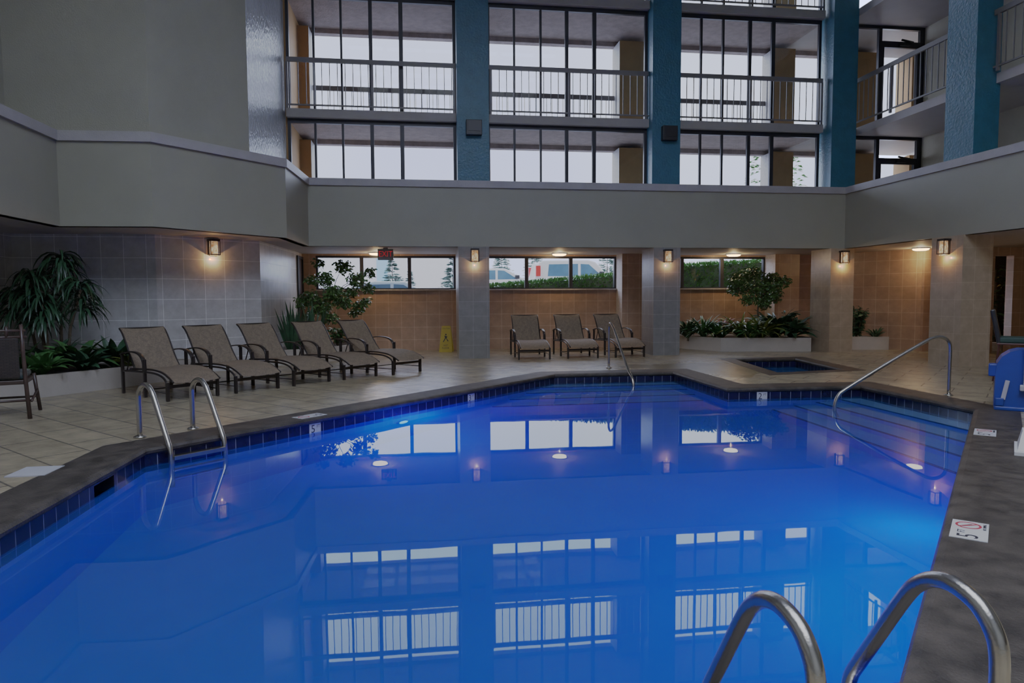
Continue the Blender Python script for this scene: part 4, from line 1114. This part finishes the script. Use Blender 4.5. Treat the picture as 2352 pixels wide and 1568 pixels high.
conifer('conifer at the right end of the middle low window', (9.3, 33., 1.1), 2.7, 1.25, 230)
# leafy tree at the right, seen through the third bay
root = thing('outside_tree', 'leafy green tree outside, seen through the glass right of the third bay', 'tree', (11.3, 20.7, 1.1)); mb = MB()
for k in range(900):
    z = random.uniform(1.2, 4.9); rr = .85 * math.sqrt(max(0, 1 - ((z - 3.0) / 2.1) ** 2)) + .1; a = random.uniform(0, 6.28); q = rr * math.sqrt(random.random())
    mb.leaf((cos(a) * q, sin(a) * q, z), (cos(a), sin(a), random.uniform(-.4, .5)), .17, .09, .6, 2, roll=random.uniform(-1, 1))
mb.build('leaves', M['leaf_out'], root, True); MB().tube([(0, 0, 0), (0, 0, 3), (0.1, 0, 4.6)], [.08, .06, .02], 8).build('trunk', M['bark'], root)
root = thing('pale_building', 'pale building with a blue panel across the car park', 'building', (-3., 48., 0))
MB().box(-14, 5.2, 0, 6, 0, 6.).build('wall', M['bldg'], root); MB().box(.2, .95, -.06, 0, 0, 6.).build('panel', M['bldgb'], root)
MB().box(-14.2, 5.4, -.2, 6.2, 6., 6.4).build('roof_edge', M['bldg'], root)

# ------------------------------------------------------------------ light
w = bpy.data.worlds.new('world'); scene.world = w; w.use_nodes = True
nt = w.node_tree; nt.nodes.clear()
out = nt.nodes.new('ShaderNodeOutputWorld'); bg = nt.nodes.new('ShaderNodeBackground')
tc = nt.nodes.new('ShaderNodeTexCoord'); nz = nt.nodes.new('ShaderNodeTexNoise'); nz.inputs['Scale'].default_value = 2.2; nz.inputs['Detail'].default_value = 3
nt.links.new(tc.outputs['Generated'], nz.inputs['Vector'])
cr = nt.nodes.new('ShaderNodeValToRGB'); nt.links.new(nz.outputs['Fac'], cr.inputs[0])
cr.color_ramp.elements[0].position = .35; cr.color_ramp.elements[0].color = (.56, .68, 1., 1)
cr.color_ramp.elements[1].position = .65; cr.color_ramp.elements[1].color = (.78, .85, 1., 1)
nt.links.new(cr.outputs[0], bg.inputs['Color']); bg.inputs['Strength'].default_value = 10.
nt.links.new(bg.outputs[0], out.inputs[0])
scene.view_settings.view_transform = 'Standard'
scene.view_settings.look = 'None'
scene.view_settings.exposure = 0.
vs_ = scene.view_settings; vs_.use_curve_mapping = True
cm = vs_.curve_mapping; cm.white_level = (12, 12, 12); cm.black_level = (0, 0, 0); cm.use_clip = False
cv = cm.curves[3]
for px_, py_ in ((.0039, .063), (.0078, .118), (.0125, .178), (.025, .29), (.05, .395), (.12, .47), (.25, .54), (.4, .63), (.7, .80)): cv.points.new(px_, py_)
cm.update()
scene.cycles.max_bounces = 8; scene.cycles.diffuse_bounces = 4; scene.cycles.glossy_bounces = 4
scene.cycles.transmission_bounces = 5; scene.cycles.transparent_max_bounces = 10
scene.cycles.sample_clamp_indirect = 4.; scene.cycles.caustics_reflective = False; scene.cycles.caustics_refractive = True
